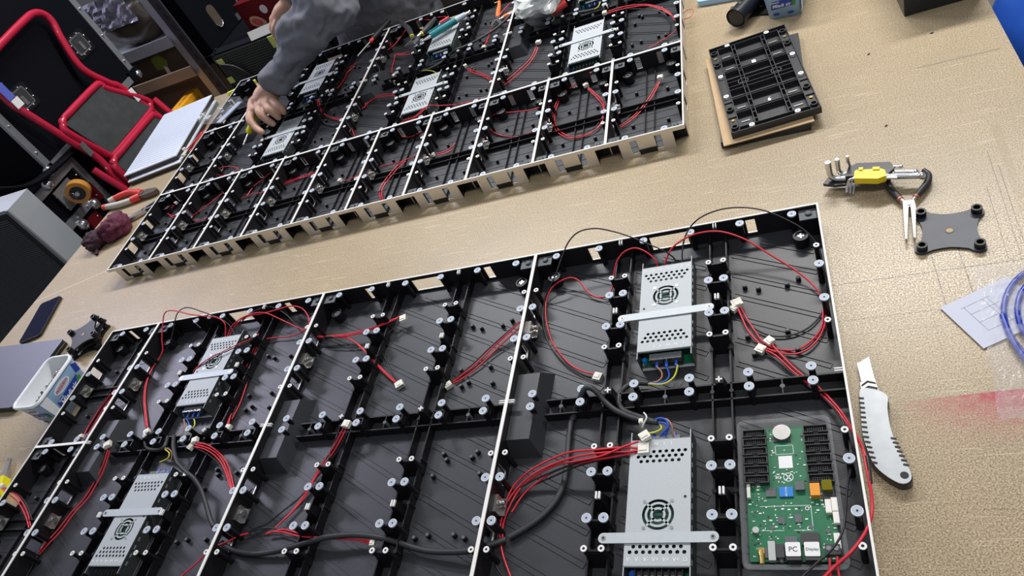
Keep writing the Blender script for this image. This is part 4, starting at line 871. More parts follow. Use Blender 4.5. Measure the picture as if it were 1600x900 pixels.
# ---------------------------------------------------------------- things lying on the right half of the table
mat('module_black', (.020, .021, .024), .42, var=.2, bump=.1, scale=300)
mat('mask_ribbed', (.03, .031, .034), .5, var=.1)
mat('cardboard', (.52, .36, .20), .75, var=.10, scale=40, bump=.1)
mat('yellow_plastic', (.85, .66, .01), .4, var=.05)
mat('grip_black', (.018, .018, .02), .5, var=.2, bump=.15, scale=400)
mat('copper_band', (.45, .14, .07), .4, .3, var=.1)
mat('plate_grey', (.038, .043, .058), .42, .1, var=.35, scale=40, spec=.4)
mat('plier_steel', (.40, .38, .35), .42, .5, var=.15, scale=90)
mat('paper', (.54, .56, .66), .6, var=.03, scale=20)
mat('bag_film', (.93, .95, .98), .10, alpha=.15, bump=1.0, scale=70)
mat('cable_blue', (.006, .03, .36), .3, var=.1)
mat('knife_zinc', (.42, .44, .46), .45, .45, var=.14, scale=70, bump=.08)
mat('blade_steel', (.50, .58, .60), .3, .6, var=.06, scale=40)
mat('tub_blue', (.36, .58, .86), .3, var=.12, scale=25)
mat('tub_white', (.80, .83, .86), .32, var=.03)
mat('label_navy', (.012, .05, .36), .35, var=.1)
mat('label_red', (.45, .02, .02), .4, var=.1)
mat('leaf_green', (.05, .26, .05), .5, var=.3)
mat('blue_film', (.02, .10, .52), .3, var=.35, scale=9, bump=.5)
mat('tool_black', (.012, .013, .017), .3, var=.2)

def led_module(label, loc, rz, face_up=False):
    t = thing('led_module', label, 'LED module', loc, rz, rot=(math.pi, 0, rz) if face_up else None)
    b = MB().box(-80, 80, -160, 160, 0, 3.2, 'module_black')
    for k in range(40): b.box(-79 + k * 4, -77.2 + k * 4, -160, 160, -.7, 0, 'mask_ribbed')
    build(b, 'mask_plate', t)
    b = MB(); W = 'module_black'; zt = 14
    for s in (-1, 1):
        b.box(min(s * 80, s * 78.4), max(s * 80, s * 78.4), -160, 160, 3.2, zt, W); b.box(min(s * 63, s * 61.6), max(s * 63, s * 61.6), -150, 150, 3.2, zt, W)
        b.box(-80, 80, min(s * 160, s * 158.4), max(s * 160, s * 158.4), 3.2, zt, W); b.box(-63, 63, min(s * 148, s * 146.6), max(s * 148, s * 146.6), 3.2, zt, W)
        b.box(min(s * 63, s * 78.4), max(s * 63, s * 78.4), -150, 150, 3.2, 9, W)
        for k in range(-2, 3):
            if k: b.box(min(s * 63, s * 80), max(s * 63, s * 80), k * 52 - 4, k * 52 + 4, 9, 11.5, W)
        for x in (27, 34): b.box(s * x - .7, s * x + .7, -148, 148, 3.2, zt, W)
    for y in (-98, -50, 50, 98): b.box(-62, 62, y - 3.2, y - 2, 3.2, zt, W); b.box(-62, 62, y + 2, y + 3.2, 3.2, zt, W)
    for y in (-8, 8, -20, 20): b.box(-62, 62, y - .7, y + .7, 3.2, zt, W)
    for k in range(-6, 7):
        for s in (-1, 1): b.box(s * 27, s * 34, k * 22 - 1, k * 22 + 1, 3.2, 12, W) if s > 0 else b.box(-34, -27, k * 22 - 1, k * 22 + 1, 3.2, 12, W)
    build(b, 'rib_frame', t)
    for x in (-32, 32): build(MB().ring(x, 0, 3.2, zt + .6, 10.5, 8.6, W, 20).cyl(x, 0, 3.2, 10, 8.6, W, 20), 'locating_ring', t)
    for x in (-71, 71):
        for y in (-142, -82, 88, 138): build(MB().ring(x, y, 9, 14.2, 6.6, 4.8, W, 16).cyl(x, y, 9, 10, 1.6, 'ferrite', 8), 'screw_boss', t)
    me = MB().cyl(0, 0, 9, 14.4, 5.2, 'ring_white', 16).cyl(0, 0, 14.4, 14.6, 1.4, 'ink_black', 8).data('magnet_stud')
    for x, y in ((-71, 40), (71, 40), (-71, -36), (71, -36), (-41, 152), (41, 152), (-41, -151), (41, -151)): link('magnet_stud', me, t, (x, y, 0))
    me = MB().cyl(0, 0, 9, 11.5, 3, 'gold', 10).data('brass_insert')
    for x in (-71, 71):
        for y in (118, -118): link('brass_insert', me, t, (x, y, 0))
    build(MB().box(-4, 4, 66, 80, 3.2, 4.2, 'white_plastic'), 'white_tag', t)
    build(MB().prism([(0, -78), (5, -80), (7, -74), (3, -72), (8, -66), (2, -70)], 3.2, 4.2, 'white_plastic'), 'torn_label', t)
    for s in (-1, 1):
        for x in (-48, 48):
            for y in (74, 122): build(MB().box(x - 9, x + 7, s * y - 1, s * y + 1, 3.2, 5.2, 'solder'), 'pin_row', t)
    link('lettering', text_mesh('P2.5-320X160', 4.2, m='ferrite'), t, (0, -120, 3.4))
    return t
led_module('black LED module back, topmost of the pair on cardboard', (-67, 418, 17.8), R(7.0))
build_card = tag(build(MB().box(-82, 80, -162, 158, 0, 2.2, 'cardboard'), 'cardboard_sheet', None, (-78, 405, 14.9), (0, 0, R(5.4))), 'tan cardboard sheet between two stacked LED modules', 'cardboard')
led_module('black LED module underneath the cardboard sheet', (-67, 410, 14), R(-1.2), True)

# hex key set
t = thing('hex_key_set', 'folding set of chrome hex keys in black and yellow holder', 'hex keys', (14, 88, 0), R(-15.6))
def at_z(b, z): return b
b = MB().prism([(2, -12), (20, -16), (36, -14), (40, 6), (8, 6)], 12, 17, 'tool_black'); build(b, 'holder_foot', t)
b = MB().prism([(36, -10), (98, -6), (106, 8), (98, 22), (50, 22), (38, 12)], 14, 30, 'tool_black'); bevel(build(b, 'holder', t), 2)
b = MB().prism([(52, -22), (86, -24), (98, -17), (94, -4), (88, 0), (52, -2), (50, -6)], 24, 36, 'yellow_plastic').box(56, 62, -4, 2, 30, 38, 'yellow_plastic').box(76, 86, -4, 2, 30, 38, 'yellow_plastic'); bevel(build(b, 'yellow_clip', t), 1.2)
def key(path, r, tip=None):
    b = MB().tube([tuple(q) for q in spline(path, 4)], r, 'chrome', 6)
    if tip: b.sphere(tip, r * 1.25, 'chrome', 8, 6)
    build(b, 'hex_key', t)
key([(12, -4, 56), (12, -4, 40), (13, -4, 28), (18, -4, 22), (28, -4, 20), (60, -2, 20), (140, -2, 20)], 5.0, (144, -2, 20))
key([(24, 5, 54), (24, 5, 40), (25, 5, 28), (30, 5, 23), (40, 5, 22), (80, 5, 22), (132, 5, 22)], 4.0, (135, 5, 22))
key([(38, 14, 52), (38, 14, 40), (40, 14, 30), (46, 14, 26), (60, 14, 26), (112, 14, 26)], 2.8, (114, 14, 26))
for k in range(3): key([(40 + k * 5, -26 - k * 2, 10), (41 + k * 5, -20, 20), (44 + k * 5, -17 + k * 3, 28), (52, -16 + k * 4, 30), (80, -16 + k * 4, 30), (112 - k * 2, -16 + k * 4, 29)], 2.4 - k * .5)
# long-nose pliers
def pliers(name, label, loc, rz, hL, hR, jaw, m_grip, m_jaw, m_band=None, r=5.0, zt=9, group=None):
    t = thing(name, label, 'pliers', loc, rz, group)
    for h in (hL, hR):
        q = spline([(x, y, zt) for x, y in h], 5); n = len(q)
        g = build(MB().tube(q, [r * (.72 + .28 * math.sin(math.pi * min(1, i / n * 1.15 + .12))) for i in range(n)], m_grip, 10), 'handle_grip', t)
        d = (q[1] - q[0]).normalized()
        if m_band: build(MB().tube([q[0] - d * 1.5, q[0] + d * 2.5], r * .86, m_band, 10), 'grip_band', g)
        build(MB().tube([Vector((h[0][0] * .35, h[0][1] * .35, zt)), q[0]], r * .62, m_jaw, 8), 'handle_shank', t)
    for s, pts in jaw: build(MB().prism(pts, zt - 3.6, zt + 3.6, m_jaw), 'jaw', t)
    build(MB().cyl(0, 0, zt - 4.4, zt + 4.6, 3.4, 'steel', 12), 'pivot', t)
    return t
pliers('long_nose_pliers', 'open long-nose pliers with black grips beside the hex keys', (126, -2, 0), 0,
       [(-9, 17), (-15, 34), (-20, 53), (-18, 68), (-13, 74)], [(12, 16), (23, 30), (34, 46), (38, 62), (33, 74)],
       [(0, [(-7, 9), (-9, -6), (-17, -72), (-15, -74), (-2, -8), (3, 0), (0, 8)]), (1, [(2, 9), (-3, 0), (1, -8), (-6, -72), (-4, -74), (8, -8), (8, 6)])], 'grip_black', 'plier_steel', 'copper_band', 5.4)
# four-post bracket plates
def bracket_mesh():
    o = []
    for k in range(4):
        a0 = 90 * k; c, s_ = math.cos(R(a0)), math.sin(R(a0)); rot = lambda x, y: (x * c - y * s_, x * s_ + y * c)
        for i in range(7): aa = R(-30 + 150 * i / 6); o.append(rot(36 + 9.5 * math.cos(aa), 35 + 9.5 * math.sin(aa)))
        for x, y in ((22, 38), (10, 35), (0, 34), (-10, 35), (-22, 38)): o.append(rot(x, y))
    return o
BR = bracket_mesh()
def bracket(label, loc, rot, m='plate_grey', group=None):
    t = thing('bracket_plate', label, 'bracket', loc, 0, group, rot)
    b = MB().prism(BR, 0, 4, m); build(b, 'plate', t)
    build(MB().ring(0, 0, 4, 4.5, 6.5, 4.6, m, 18).cyl(0, 0, 4, 4.1, 4.6, 'cardboard', 14), 'centre_hole', t)
    me = MB().ring(0, 0, 4, 13, 7.2, 4.6, 'black_plastic', 18, 5).cyl(0, 0, 4, 5, 4.6, 'ink_black', 12).data('spacer')
    for x in (-35.5, 35.5):
        for y in (-35, 35): link('spacer', me, t, (x, y, 0))
bracket('grey bracket plate with four black spacers, beside the long-nose pliers', (168, -63, 0), (0, 0, R(-9)))
# paper card and bag with blue cable
t = thing('paper_card', 'white paper card with a line drawing half under the clear bag', 'paper', (163, -279, 0), R(114.6))
build(MB().box(0, 82, -96, 0, 2.2, 2.8, 'paper'), 'sheet', t)
b = MB()
for q in ((20, 20.5, -62, -22), (36, 36.5, -62, -22), (52, 52.5, -62, -22), (66, 66.5, -58, -18), (20, 66, -22.5, -22), (20, 66, -48.5, -48), (16, 70, -54.4, -54)): b.box(*q, 2.8, 2.9, 'ferrite')
tag(build(b, 'drawn_lines', t), kind='stuff')
t = thing('clear_bag', 'crumpled clear plastic bag holding a coiled blue cable', 'plastic bag', (232, -262, 0))
b = MB(); N1, N2 = 34, 40; vs = []
for i in range(N1):
    for j in range(N2):
        u, v = i / (N1 - 1) * 2 - 1, j / (N2 - 1) * 2 - 1
        x = u * 66 + v * 8 + (6 if v > .6 else 0); y = v * 122
        e = max(0, 1 - abs(u) ** 4) * max(0, 1 - abs(v) ** 4)
        h = 1 + 20 * e * (.55 + .45 * noise.noise((u * 2, v * 3, 1))) + 9 * e * abs(noise.noise((u * 7, v * 9, 4))) + 4 * e * noise.noise((u * 15, v * 21, 9))
        vs.append((x + 5 * noise.noise((u * 3, v * 3, 8)), y + 6 * noise.noise((u * 2, v * 5, 3)), max(.6, h)))
b.add(vs, [(i * N2 + j, (i + 1) * N2 + j, (i + 1) * N2 + j + 1, i * N2 + j + 1) for i in range(N1 - 1) for j in range(N2 - 1)], 'bag_film', False)
build(b, 'film', t)
t = thing('blue_cable', 'coiled blue network cable with silver plugs inside the clear bag', 'cable', (232, -262, 0))
b = MB()
for k in range(3):
    rr = 92 - k * 15; b.tube([(50 + rr * .95 * math.cos(a), 12 + rr * 1.1 * math.sin(a), 5 + k * 3.2 + 1.5 * math.sin(3 * a)) for a in [2 * math.pi * i / 40 for i in range(40)]], 3.6, 'cable_blue', 8, closed=True)
b.tube(spline([(-38, 30, 7), (-37, -10, 7), (-30, -46, 7), (-18, -78, 7)], 6), 3.6, 'cable_blue', 8); build(b, 'cable', t)
for q, a in (((-14, -88, 8), -66), ((2, -92, 9), -58)):
    build(MB().box(-11, 11, -5.5, 5.5, -3.5, 3.5, 'chrome').box(-20, -11, -4, 4, -3, 3, 'clear_plastic'), 'silver_plug', t, q, (0, 0, R(a)))
# utility knife
t = thing('utility_knife', 'grey metal utility knife with extended snap-off blade beside the frame', 'knife', (0, 0, 0))
KO = [(13, -333), (10, -361), (7, -399), (12, -436), (22, -454), (37, -467), (47, -467), (52, -460), (51, -449), (44, -423), (40, -392), (41, -364), (44, -348), (38, -339), (26, -333)]
KS = [(v.x, v.y) for v in spline([(x, y, 0) for x, y in KO], 3, True)]
b = MB().prism(KS, 1, 12, 'tool_black'); build(b, 'lower_shell', t)
KI = [(x * .965 + .9, y * .992 - 3.0) for x, y in KS]
b = MB().prism(KI, 12, 15.5, 'knife_zinc'); bevel(build(b, 'upper_shell', t), 1.2)
me = MB().prism(rrect(-3.4, 3.4, -1.5, 1.5, 1.4, 3), 15.5, 15.75, 'ink_black').data('grip_notch')
for k in range(14):
    f = k / 13; y = -347 - f * 92; x = 11.5 - 2.2 * math.sin(f * 2.4) + 4.5 * max(0, f - .6) * 2
    link('grip_notch', me, t, (x + 1.5, y, 0), (0, 0, R(-10 - 10 * f)))
for k in range(7): link('grip_notch', me, t, (40.5 + k * 1.25, -408 - k * 6.0, 0), (0, 0, R(-18)))
build(MB().cyl(44, -457, 15.5, 15.8, 4.6, 'ink_black', 16), 'lanyard_hole', t)
build(MB().prism([(15, -318), (33, -314), (35, -338), (15, -335)], 4, 9, 'steel').prism([(16, -322), (24, -316), (33, -320), (33.5, -323), (24, -319.5), (16, -325)], 9, 9.3, 'ink_black').prism([(16, -329), (24, -324), (34, -328), (34, -332), (24, -328), (16, -332)], 9, 9.3, 'ink_black'), 'blade_collar', t)
build(MB().prism([(15.5, -286), (31, -277), (33, -318), (17, -321)], 6, 7, 'blade_steel'), 'blade', t)
# tubs
def tub(label, loc, rz, screws):
    t = thing('cheese_tub', label, 'tub', loc, rz)
    lo, hi = rrect(-35, 35, -60, 60, 16, 5), rrect(-42, 42, -70, 70, 18, 5); n = len(lo)
    li, hi2 = rrect(-33.5, 33.5, -58.5, 58.5, 15, 5), rrect(-40.5, 40.5, -68.5, 68.5, 17, 5)
    b = MB(); b.add([(x, y, .5) for x, y in lo] + [(x, y, 82) for x, y in hi], [(i, (i + 1) % n, n + (i + 1) % n, n + i) for i in range(n)] + [tuple(reversed(range(n)))], 'tub_blue', True)
    b.add([(x, y, 2) for x, y in li] + [(x, y, 82) for x, y in hi2], [(i, n + i, n + (i + 1) % n, (i + 1) % n) for i in range(n)] + [tuple(range(n))], 'tub_white', True); build(b, 'tub_body', t)
    ro = rrect(-45.5, 45.5, -73.5, 73.5, 20, 5)
    b = MB(); b.add([(x, y, 79) for x, y in ro] + [(x, y, 85) for x, y in ro] + [(x, y, 85) for x, y in hi2] + [(x, y, 80) for x, y in hi2], [(k * n + i, k * n + (i + 1) % n, (k + 1) * n + (i + 1) % n, (k + 1) * n + i) for k in range(3) for i in range(n)], 'tub_white', True); build(b, 'rim', t)
    # printed side labels on the long +x side and the short -y side
    for face, wd in (('long', 1.0), ('short', .62)):
        tilt = math.atan2(7, 82) if face == 'long' else math.atan2(10, 82)
        M = (Matrix.Translation((38.7, 0, 40)) @ Matrix.Rotation(R(90), 4, 'Z') @ Matrix.Rotation(R(90) + tilt, 4, 'X')) if face == 'long' else (Matrix.Translation((0, -65.2, 40)) @ Matrix.Rotation(R(90) + tilt, 4, 'X'))
        def put(mb, nm): mb.xf(M); return build(mb, nm, t)
        put(MB().prism([(-40 * wd, -16), (34 * wd, -10), (42 * wd, 8), (-36 * wd, 4)], .1, .5, 'label_navy'), 'name_band')
        put(MB().prism([(x * wd + 0, y * .9 + 20) for x, y in [(26 * math.cos(2 * math.pi * i / 20), 12 * math.sin(2 * math.pi * i / 20)) for i in range(20)]], .1, .5, 'ink_white').prism([(x * wd, y * .9 + 20) for x, y in [(23 * math.cos(2 * math.pi * i / 20), 9 * math.sin(2 * math.pi * i / 20)) for i in range(20)]], .5, .7, 'paper'), 'brand_oval')
        put(MB().prism([(30 * wd, -4), (38 * wd, 4), (46 * wd, 2), (44 * wd, -8), (36 * wd, -12)], .5, .8, 'leaf_green'), 'herb_sprig')
        if face == 'long': put(MB().prism([(-60, -34), (-44, -34), (-40, 36), (-64, 36)], .05, .4, 'tub_white'), 'pale_panel'); put(MB().prism([(44, 10), (58, 6), (62, 26), (50, 34)], .1, .5, 'label_navy'), 'swoosh')
        if face == 'short':
            for x in (-16, 14): put(MB().prism([(x + 7 * math.cos(2 * math.pi * i / 14), -28 + 3.2 * math.sin(2 * math.pi * i / 14)) for i in range(14)], .1, .5, 'label_navy'), 'oval_mark')
        for tx, sz, px, py, mm, sh in (('Mladi sir', 15 * wd + 2, -2, -6.5, 'ink_white', .2), ('Domaći', 5.5, -24 * wd, 2.2, 'ink_white', .2), ('PRESIDENT', 8.2 * wd + .6, 0, 20, 'label_red', 0)):
            o = link('label_lettering', text_mesh(tx, sz, m=mm, bold=True, shear=sh), t)
            o.matrix_local = Matrix.Scale(.001, 4) @ M @ Matrix.Translation((px, py, .85)) @ Matrix.Rotation(R(3), 4, 'Z') @ Matrix.Scale(1000, 4)
    if screws:
        random.seed(5); b = MB()
        for k in range(260):
            x, y = random.uniform(-30, 31), random.uniform(-54, 54); z = 52 + 14 * (x / 34) + random.uniform(0, 7)
            s0 = len(b.v); b.cyl(0, 0, 0, 8, 1.5, random.choice(['steel', 'chrome', 'ink_black']), 6).cyl(0, 0, 8, 10, 3.0, random.choice(['chrome', 'steel', 'ink_black']), 7)
            b.xf(Matrix.Translation((x, y, z)) @ Matrix.Rotation(random.uniform(0, 6.3), 4, 'Z') @ Matrix.Rotation(random.uniform(.2, 2.6), 4, 'X'), s0)
        b.frustum((-32, 32, -56, 56), (-34, 34, -58, 58), 3, 46, 'steel')
        s = tag(build(b, 'small_screws', None, loc, (0, 0, rz)), 'heap of small silver screws filling the white tub', 'screws', kind='stuff')
tub('blue and white cheese tub full of screws next to the laptop', (-1668, -166, 0), R(-1), True)
tub('blue and white cheese tub behind the stacked LED modules', (8, 728, 0), R(-12), False)
# lamp-like black cylinder tool on its bracket, light blue tray corner, black box
t = thing('handheld_torch', 'black cylindrical torch lying on a bracket plate, behind the LED modules', 'torch', (-102, 681, 0), R(-32.3))
s0 = MB(); s0.cyl(0, 0, 0, 150, 21, 'tool_black', 24).cyl(0, 0, -5, 0, 19, 'tool_black', 24).ring(0, 0, -7, 0, 22.5, 19, 'tool_black', 24, 0); s0.xf(Matrix.Translation((0, 0, 28)) @ Matrix.Rotation(R(-90), 4, 'X')); build(s0, 'barrel', t)
for k in range(4): build(MB().prism([(-3, 18 + k * 14), (3, 18 + k * 14), (0, 26 + k * 14)], 49, 50, 'ferrite'), 'button', t)
for k in (0, 1): s0 = MB().cyl(0, 0, 0, 8, 8, 'tool_black', 14); s0.xf(Matrix.Translation((-18, 22 + 34 * k, 30)) @ Matrix.Rotation(R(-90), 4, 'Y')); build(s0, 'side_knob', t)
bracket('black bracket plate beneath the torch, behind the LED modules', (-50, 742, 0), (0, 0, R(-14)), 'black_plastic')
tag(bevel(build(MB().prism(rrect(-60, 60, -40, 40, 10), 0, 14, 'tub_blue'), 'plastic_tray', None, (-128, 858, 0), (0, 0, R(-14))), 2), 'light blue tray corner beyond the torch', 'tray')
t = thing('black_box', 'black box standing near the far right table corner', 'box', (275, 640, 0), R(2))
bevel(build(MB().box(-68, 66, -94, 90, 0, 118, 'tool_black'), 'box_body', t), 2); build(MB().box(-69, 67, -95, 91, 118, 126, 'tool_black'), 'lid', t)
for k, (x, y, a) in enumerate(((132, 445, 40), (243, 463, 10), (127, 214, 30))):
    tag(build(MB().prism([(-3, -1), (2, -1.5), (3.5, 1), (-1, 2)], 0, 1.2, 'ink_black'), 'plastic_chip', None, (x, y, .1), (0, 0, R(a))), 'tiny black plastic chip on the bare table board', 'chip', 'plastic chips on the table')
# blue bag and bottle beyond the table
t = thing('stool_seat', 'dark low stool standing beyond the table edge', 'stool', (600, 560, -740))
build(MB().cyl(0, 0, 480, 520, 210, 'tool_black', 28), 'seat', t)
for k in range(4): a = R(45 + 90 * k); build(MB().tube([(150 * math.cos(a), 150 * math.sin(a), 480), (190 * math.cos(a), 190 * math.sin(a), 0)], 14, 'leg_steel', 10), 'leg', t)
t = thing('blue_sack', 'shiny blue plastic sack bulging beside the table edge', 'sack', (566, 560, -220))
vs = []; N1, N2 = 40, 20
for j in range(N2 + 1):
    a = math.pi * j / N2 - math.pi / 2
    for i in range(N1):
        c = 2 * math.pi * i / N1; d = Vector((math.cos(a) * math.cos(c), math.cos(a) * math.sin(c), math.sin(a)))
        f = 1 + .10 * noise.noise(d * 2.2) + .08 * abs(noise.noise(d * 5 + Vector((3, 1, 2)))) + .03 * noise.noise(d * 11)
        vs.append((d.x * 205 * f, d.y * 240 * f, 92 + d.z * 128 * f if d.z > 0 else 92 + d.z * 91))
b = MB(); b.add(vs, [(j * N1 + i, j * N1 + (i + 1) % N1, (j + 1) * N1 + (i + 1) % N1, (j + 1) * N1 + i) for j in range(N2) for i in range(N1)], 'blue_film', True); build(b, 'sack_body', t)
b = MB(); b.tube(spline([(0, 30, 178), (10, 36, 200), (26, 40, 216)], 5), [16, 12, 9, 10, 14, 18, 20, 21, 22, 23, 24][:11], 'blue_film', 10); build(b, 'tied_neck', t)
t = thing('plastic_bottle', 'milky white plastic bottle lying on the blue sack', 'bottle', (470, 640, 8), 0, rot=(R(74), 0, R(120)))
b = MB().cyl(0, 0, 0, 110, 30, 'tub_white', 20).cyl(0, 0, 110, 128, 30, 'tub_white', 20, r2=13).cyl(0, 0, 128, 140, 13, 'tub_white', 16); build(b, 'bottle_body', t); build(MB().cyl(0, 0, 140, 154, 15, 'white_plastic', 16), 'cap', t)
# ---------------------------------------------------------------- things on the left half of the table
mat('phone_glass', (.004, .006, .03), .08, var=.4, scale=20, coat=.5)
mat('laptop_lid', (.13, .135, .17), .42, .3, var=.05, scale=20)
mat('grip_red', (.68, .05, .04), .4, var=.1)
mat('grip_cream', (.52, .49, .42), .5, var=.1)
mat('jaw_dark', (.16, .14, .12), .4, .7, var=.3)
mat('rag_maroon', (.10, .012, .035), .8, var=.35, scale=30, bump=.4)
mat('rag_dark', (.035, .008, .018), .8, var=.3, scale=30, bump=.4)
mat('panel_white', (.72, .76, .84), .45, var=.02)
mat('panel_stripe', (.52, .58, .74), .45, var=.04)
mat('teal', (.01, .19, .22), .35, var=.1)
mat('pump_grey', (.42, .50, .58), .35, var=.1)
mat('pink_red', (.75, .10, .12), .4, var=.1)
mat('orange_grip', (.85, .20, .06), .4, var=.1)
mat('yellow_tool', (.80, .72, .0), .35, var=.05)
t = thing('smartphone', 'black smartphone lying face up near the table edge', 'phone', (-2050, 149, 0), R(15))
bevel(build(MB().prism(rrect(-38, 38, -80, 80, 9), .3, 8.4, 'tool_black'), 'phone_body', t), 1.5, 3); build(MB().prism(rrect(-36, 36, -78, 78, 8), 8.4, 8.8, 'phone_glass'), 'screen', t)
build(MB().ring(0, 72, 8.8, 8.9, 2, 1.2, 'ferrite', 10), 'front_camera', t)
t = thing('laptop', 'closed grey laptop under the tub of screws side', 'laptop', (-2003, -62, 0), R(-3))
bevel(build(MB().prism(rrect(-156, 156, -106, 106, 8), .5, 9, 'tool_black'), 'base', t), 1.5); build(MB().prism(rrect(-155, 155, -105, 105, 8), 9, 10.6, 'chrome'), 'silver_edge', t)
build(MB().prism(rrect(-156, 156, -106, 106, 8), 10.6, 19, 'tool_black', 'laptop_lid'), 'lid', t); build(MB().box(-120, 120, 102, 107, 7, 15, 'tool_black'), 'hinge', t)
for k, (x, y, z, a, tl) in enumerate(((-1742, 22, 0, 18, 0), (-1738, 26, 14, 26, 2), (-1740, 24, 29, 34, 4))):
    bracket(['black bracket plate at the bottom of the pile beside the laptop', 'black bracket plate in the middle of the pile beside the laptop', 'black bracket plate on top of the pile beside the laptop'][k], (x, y, z), (R(tl), R(-tl * .5), R(a)), 'black_plastic')
# combination pliers with red and cream grips
t = thing('combination_pliers', 'combination pliers with red and cream grips near the maroon rag', 'pliers', (-2020, 668, 0), R(-3))
for s, q in ((1, [(20, 6), (-20, 22), (-70, 34), (-118, 24), (-146, 8)]), (-1, [(20, -8), (-20, -20), (-70, -26), (-120, -24), (-150, -22)])):
    p_ = spline([(x, y, 12) for x, y in q], 6); n = len(p_)
    g = build(MB().tube(p_, [8 + 2.5 * math.sin(3 * i / n) for i in range(n)], 'grip_cream' if s < 0 else 'grip_red', 10), 'handle_grip', t)
    build(MB().tube(p_[:6], 12.5, 'grip_red', 10), 'thumb_guard', g); build(MB().tube(p_[-5:], 10.5, 'grip_red' if s < 0 else 'grip_cream', 10), 'grip_end', g)
build(MB().prism([(14, 14), (40, 17), (86, 12), (96, 4), (94, 1), (16, 1)], 5, 19, 'jaw_dark'), 'jaw', t); build(MB().prism([(14, -15), (40, -17), (86, -9), (96, -2), (94, .4), (16, .4)], 5, 19, 'jaw_dark'), 'jaw', t); build(MB().cyl(26, 0, 4, 21, 8, 'jaw_dark', 14), 'pivot', t)
# slim grey pliers poking out of the rag
t = thing('slim_pliers', 'slim steel pliers poking out from under the maroon rag', 'pliers', (-1945, 560, 0), R(31))
build(MB().prism([(-80, 1), (-10, 11), (30, 12), (34, 1)], 4, 14, 'steel'), 'jaw', t); build(MB().prism([(-80, -1), (-10, -11), (30, -12), (34, -1)], 4, 14, 'steel'), 'jaw', t); build(MB().cyl(22, 0, 3, 16, 6, 'chrome', 12), 'pivot', t)
for s in (1, -1): build(MB().tube(spline([(32, s * 6, 9), (60, s * 10, 9), (96, s * 8, 9)], 5), 6.5, 'tool_black', 8), 'handle_grip', t)
# maroon rag
t = thing('rag', 'crumpled maroon rag at the table edge', 'rag', (-2010, 478, 0))
def lump(cx, cy, cz, rx, ry, rz_, m, seed, nm):
    vs = []; A, B = 40, 24
    for j in range(B + 1):
        a = math.pi * j / B - math.pi / 2
        for i in range(A):
            c = 2 * math.pi * i / A; d = Vector((math.cos(a) * math.cos(c), math.cos(a) * math.sin(c), math.sin(a)))
            k = 1 + .22 * noise.noise(d * 1.6 + Vector((seed, 0, 0))) - .42 * abs(noise.noise(d * 3.0 + Vector((0, seed, 0)))) + .07 * noise.noise(d * 7)
            vs.append((cx + d.x * rx * k, cy + d.y * ry * k, max(.5, cz + d.z * rz_ * k)))
    b = MB(); b.add(vs, [(j * A + i, j * A + (i + 1) % A, (j + 1) * A + (i + 1) % A, (j + 1) * A + i) for j in range(B) for i in range(A)], m, True); return build(b, nm, t)
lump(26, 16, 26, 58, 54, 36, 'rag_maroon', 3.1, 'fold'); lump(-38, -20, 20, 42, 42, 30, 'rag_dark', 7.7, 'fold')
build(MB().tube(spline([(-30, -40, 12), (-16, -60, 7), (-8, -76, 4)], 5), 5, 'rag_dark', 8), 'loose_corner', t)
# white striped panels
for k, (dx, dy, a) in enumerate(((0, 0, 0), (14, -16, -.5))):
    z = 18 - 18 * k
    t = thing('white_led_board', ['white striped LED board, upper one of the pair overhanging the table edge', 'white striped LED board, lower one of the pair at the table edge'][k], 'LED board', (-2062 + dx, 982 + dy, z), R(9 + a))
    build(MB().box(-112, 112, -184, 205, .3, 14, 'tool_black'), 'backing', t); pn = build(MB().box(-113, 113, -185, 206, 14, 17.8, 'panel_white'), 'face_sheet', t)
    if k == 0:
        me = MB().box(-111, 111, -3, 3, 17.8, 18.0, 'panel_stripe').data('stripe')
        for j in range(24): link('stripe', me, pn, (0, -168 + j * 15.7, 0), (0, 0, R(-6)))
t = thing('yellow_cutter', 'yellow handled cutter tool beside the narrow frame edge', 'cutter', (-1702, -372, 0), R(118))
build(MB().prism(rrect(-60, 0, -14, 14, 6), 4, 22, 'yellow_tool'), 'handle', t); build(MB().prism([(0, -7), (30, -6), (58, -4), (64, 2), (30, 6), (0, 7)], 9, 14, 'steel'), 'blade', t); build(MB().cyl(56, 0, 14, 15, 4, 'chrome', 10), 'tip_hole', t)

# ---------------------------------------------------------------- things lying on the far array
t = thing('clear_case', 'small clear plastic case lying across the narrow frames', 'case', far(-1572, 742, 47.4), R(-20))
b = MB(); o = rrect(-66, 66, -60, 60, 6, 3); i_ = rrect(-64, 64, -58, 58, 5, 3); n = len(o)
b.add([(x, y, 0) for x, y in o] + [(x, y, 22) for x, y in o] + [(x, y, 22) for x, y in i_] + [(x, y, 1) for x, y in i_], [(k * n + i, k * n + (i + 1) % n, (k + 1) * n + (i + 1) % n, (k + 1) * n + i) for k in range(3) for i in range(n)] + [tuple(range(3 * n, 4 * n))], 'clear_plastic', True); build(b, 'case_body', t)
build(MB().box(34, 60, -56, 56, 1.4, 4, 'panel_stripe'), 'white_insert', t); build(MB().box(-20, -8, -40, 20, 1.4, 14, 'clear_plastic'), 'divider', t); build(MB().box(-50, -30, -40, -20, 1.4, 9, 'grip_cream'), 'small_part', t)
t = thing('desoldering_pump', 'teal desoldering pump with red button on a power supply', 'desoldering pump', (-940, 1067, 56), R(33.5))
s0 = MB().cyl(0, 0, -52, 38, 10.5, 'teal', 18).cyl(0, 0, 38, 72, 10, 'pump_grey', 18, r2=8); s0.xf(Matrix.Rotation(R(90), 4, 'Y')); build(s0, 'barrel', t)
s0 = MB().cyl(0, 0, -86, -52, 3.2, 'chrome', 12, r2=6); s0.xf(Matrix.Rotation(R(90), 4, 'Y')); build(s0, 'nozzle', t)
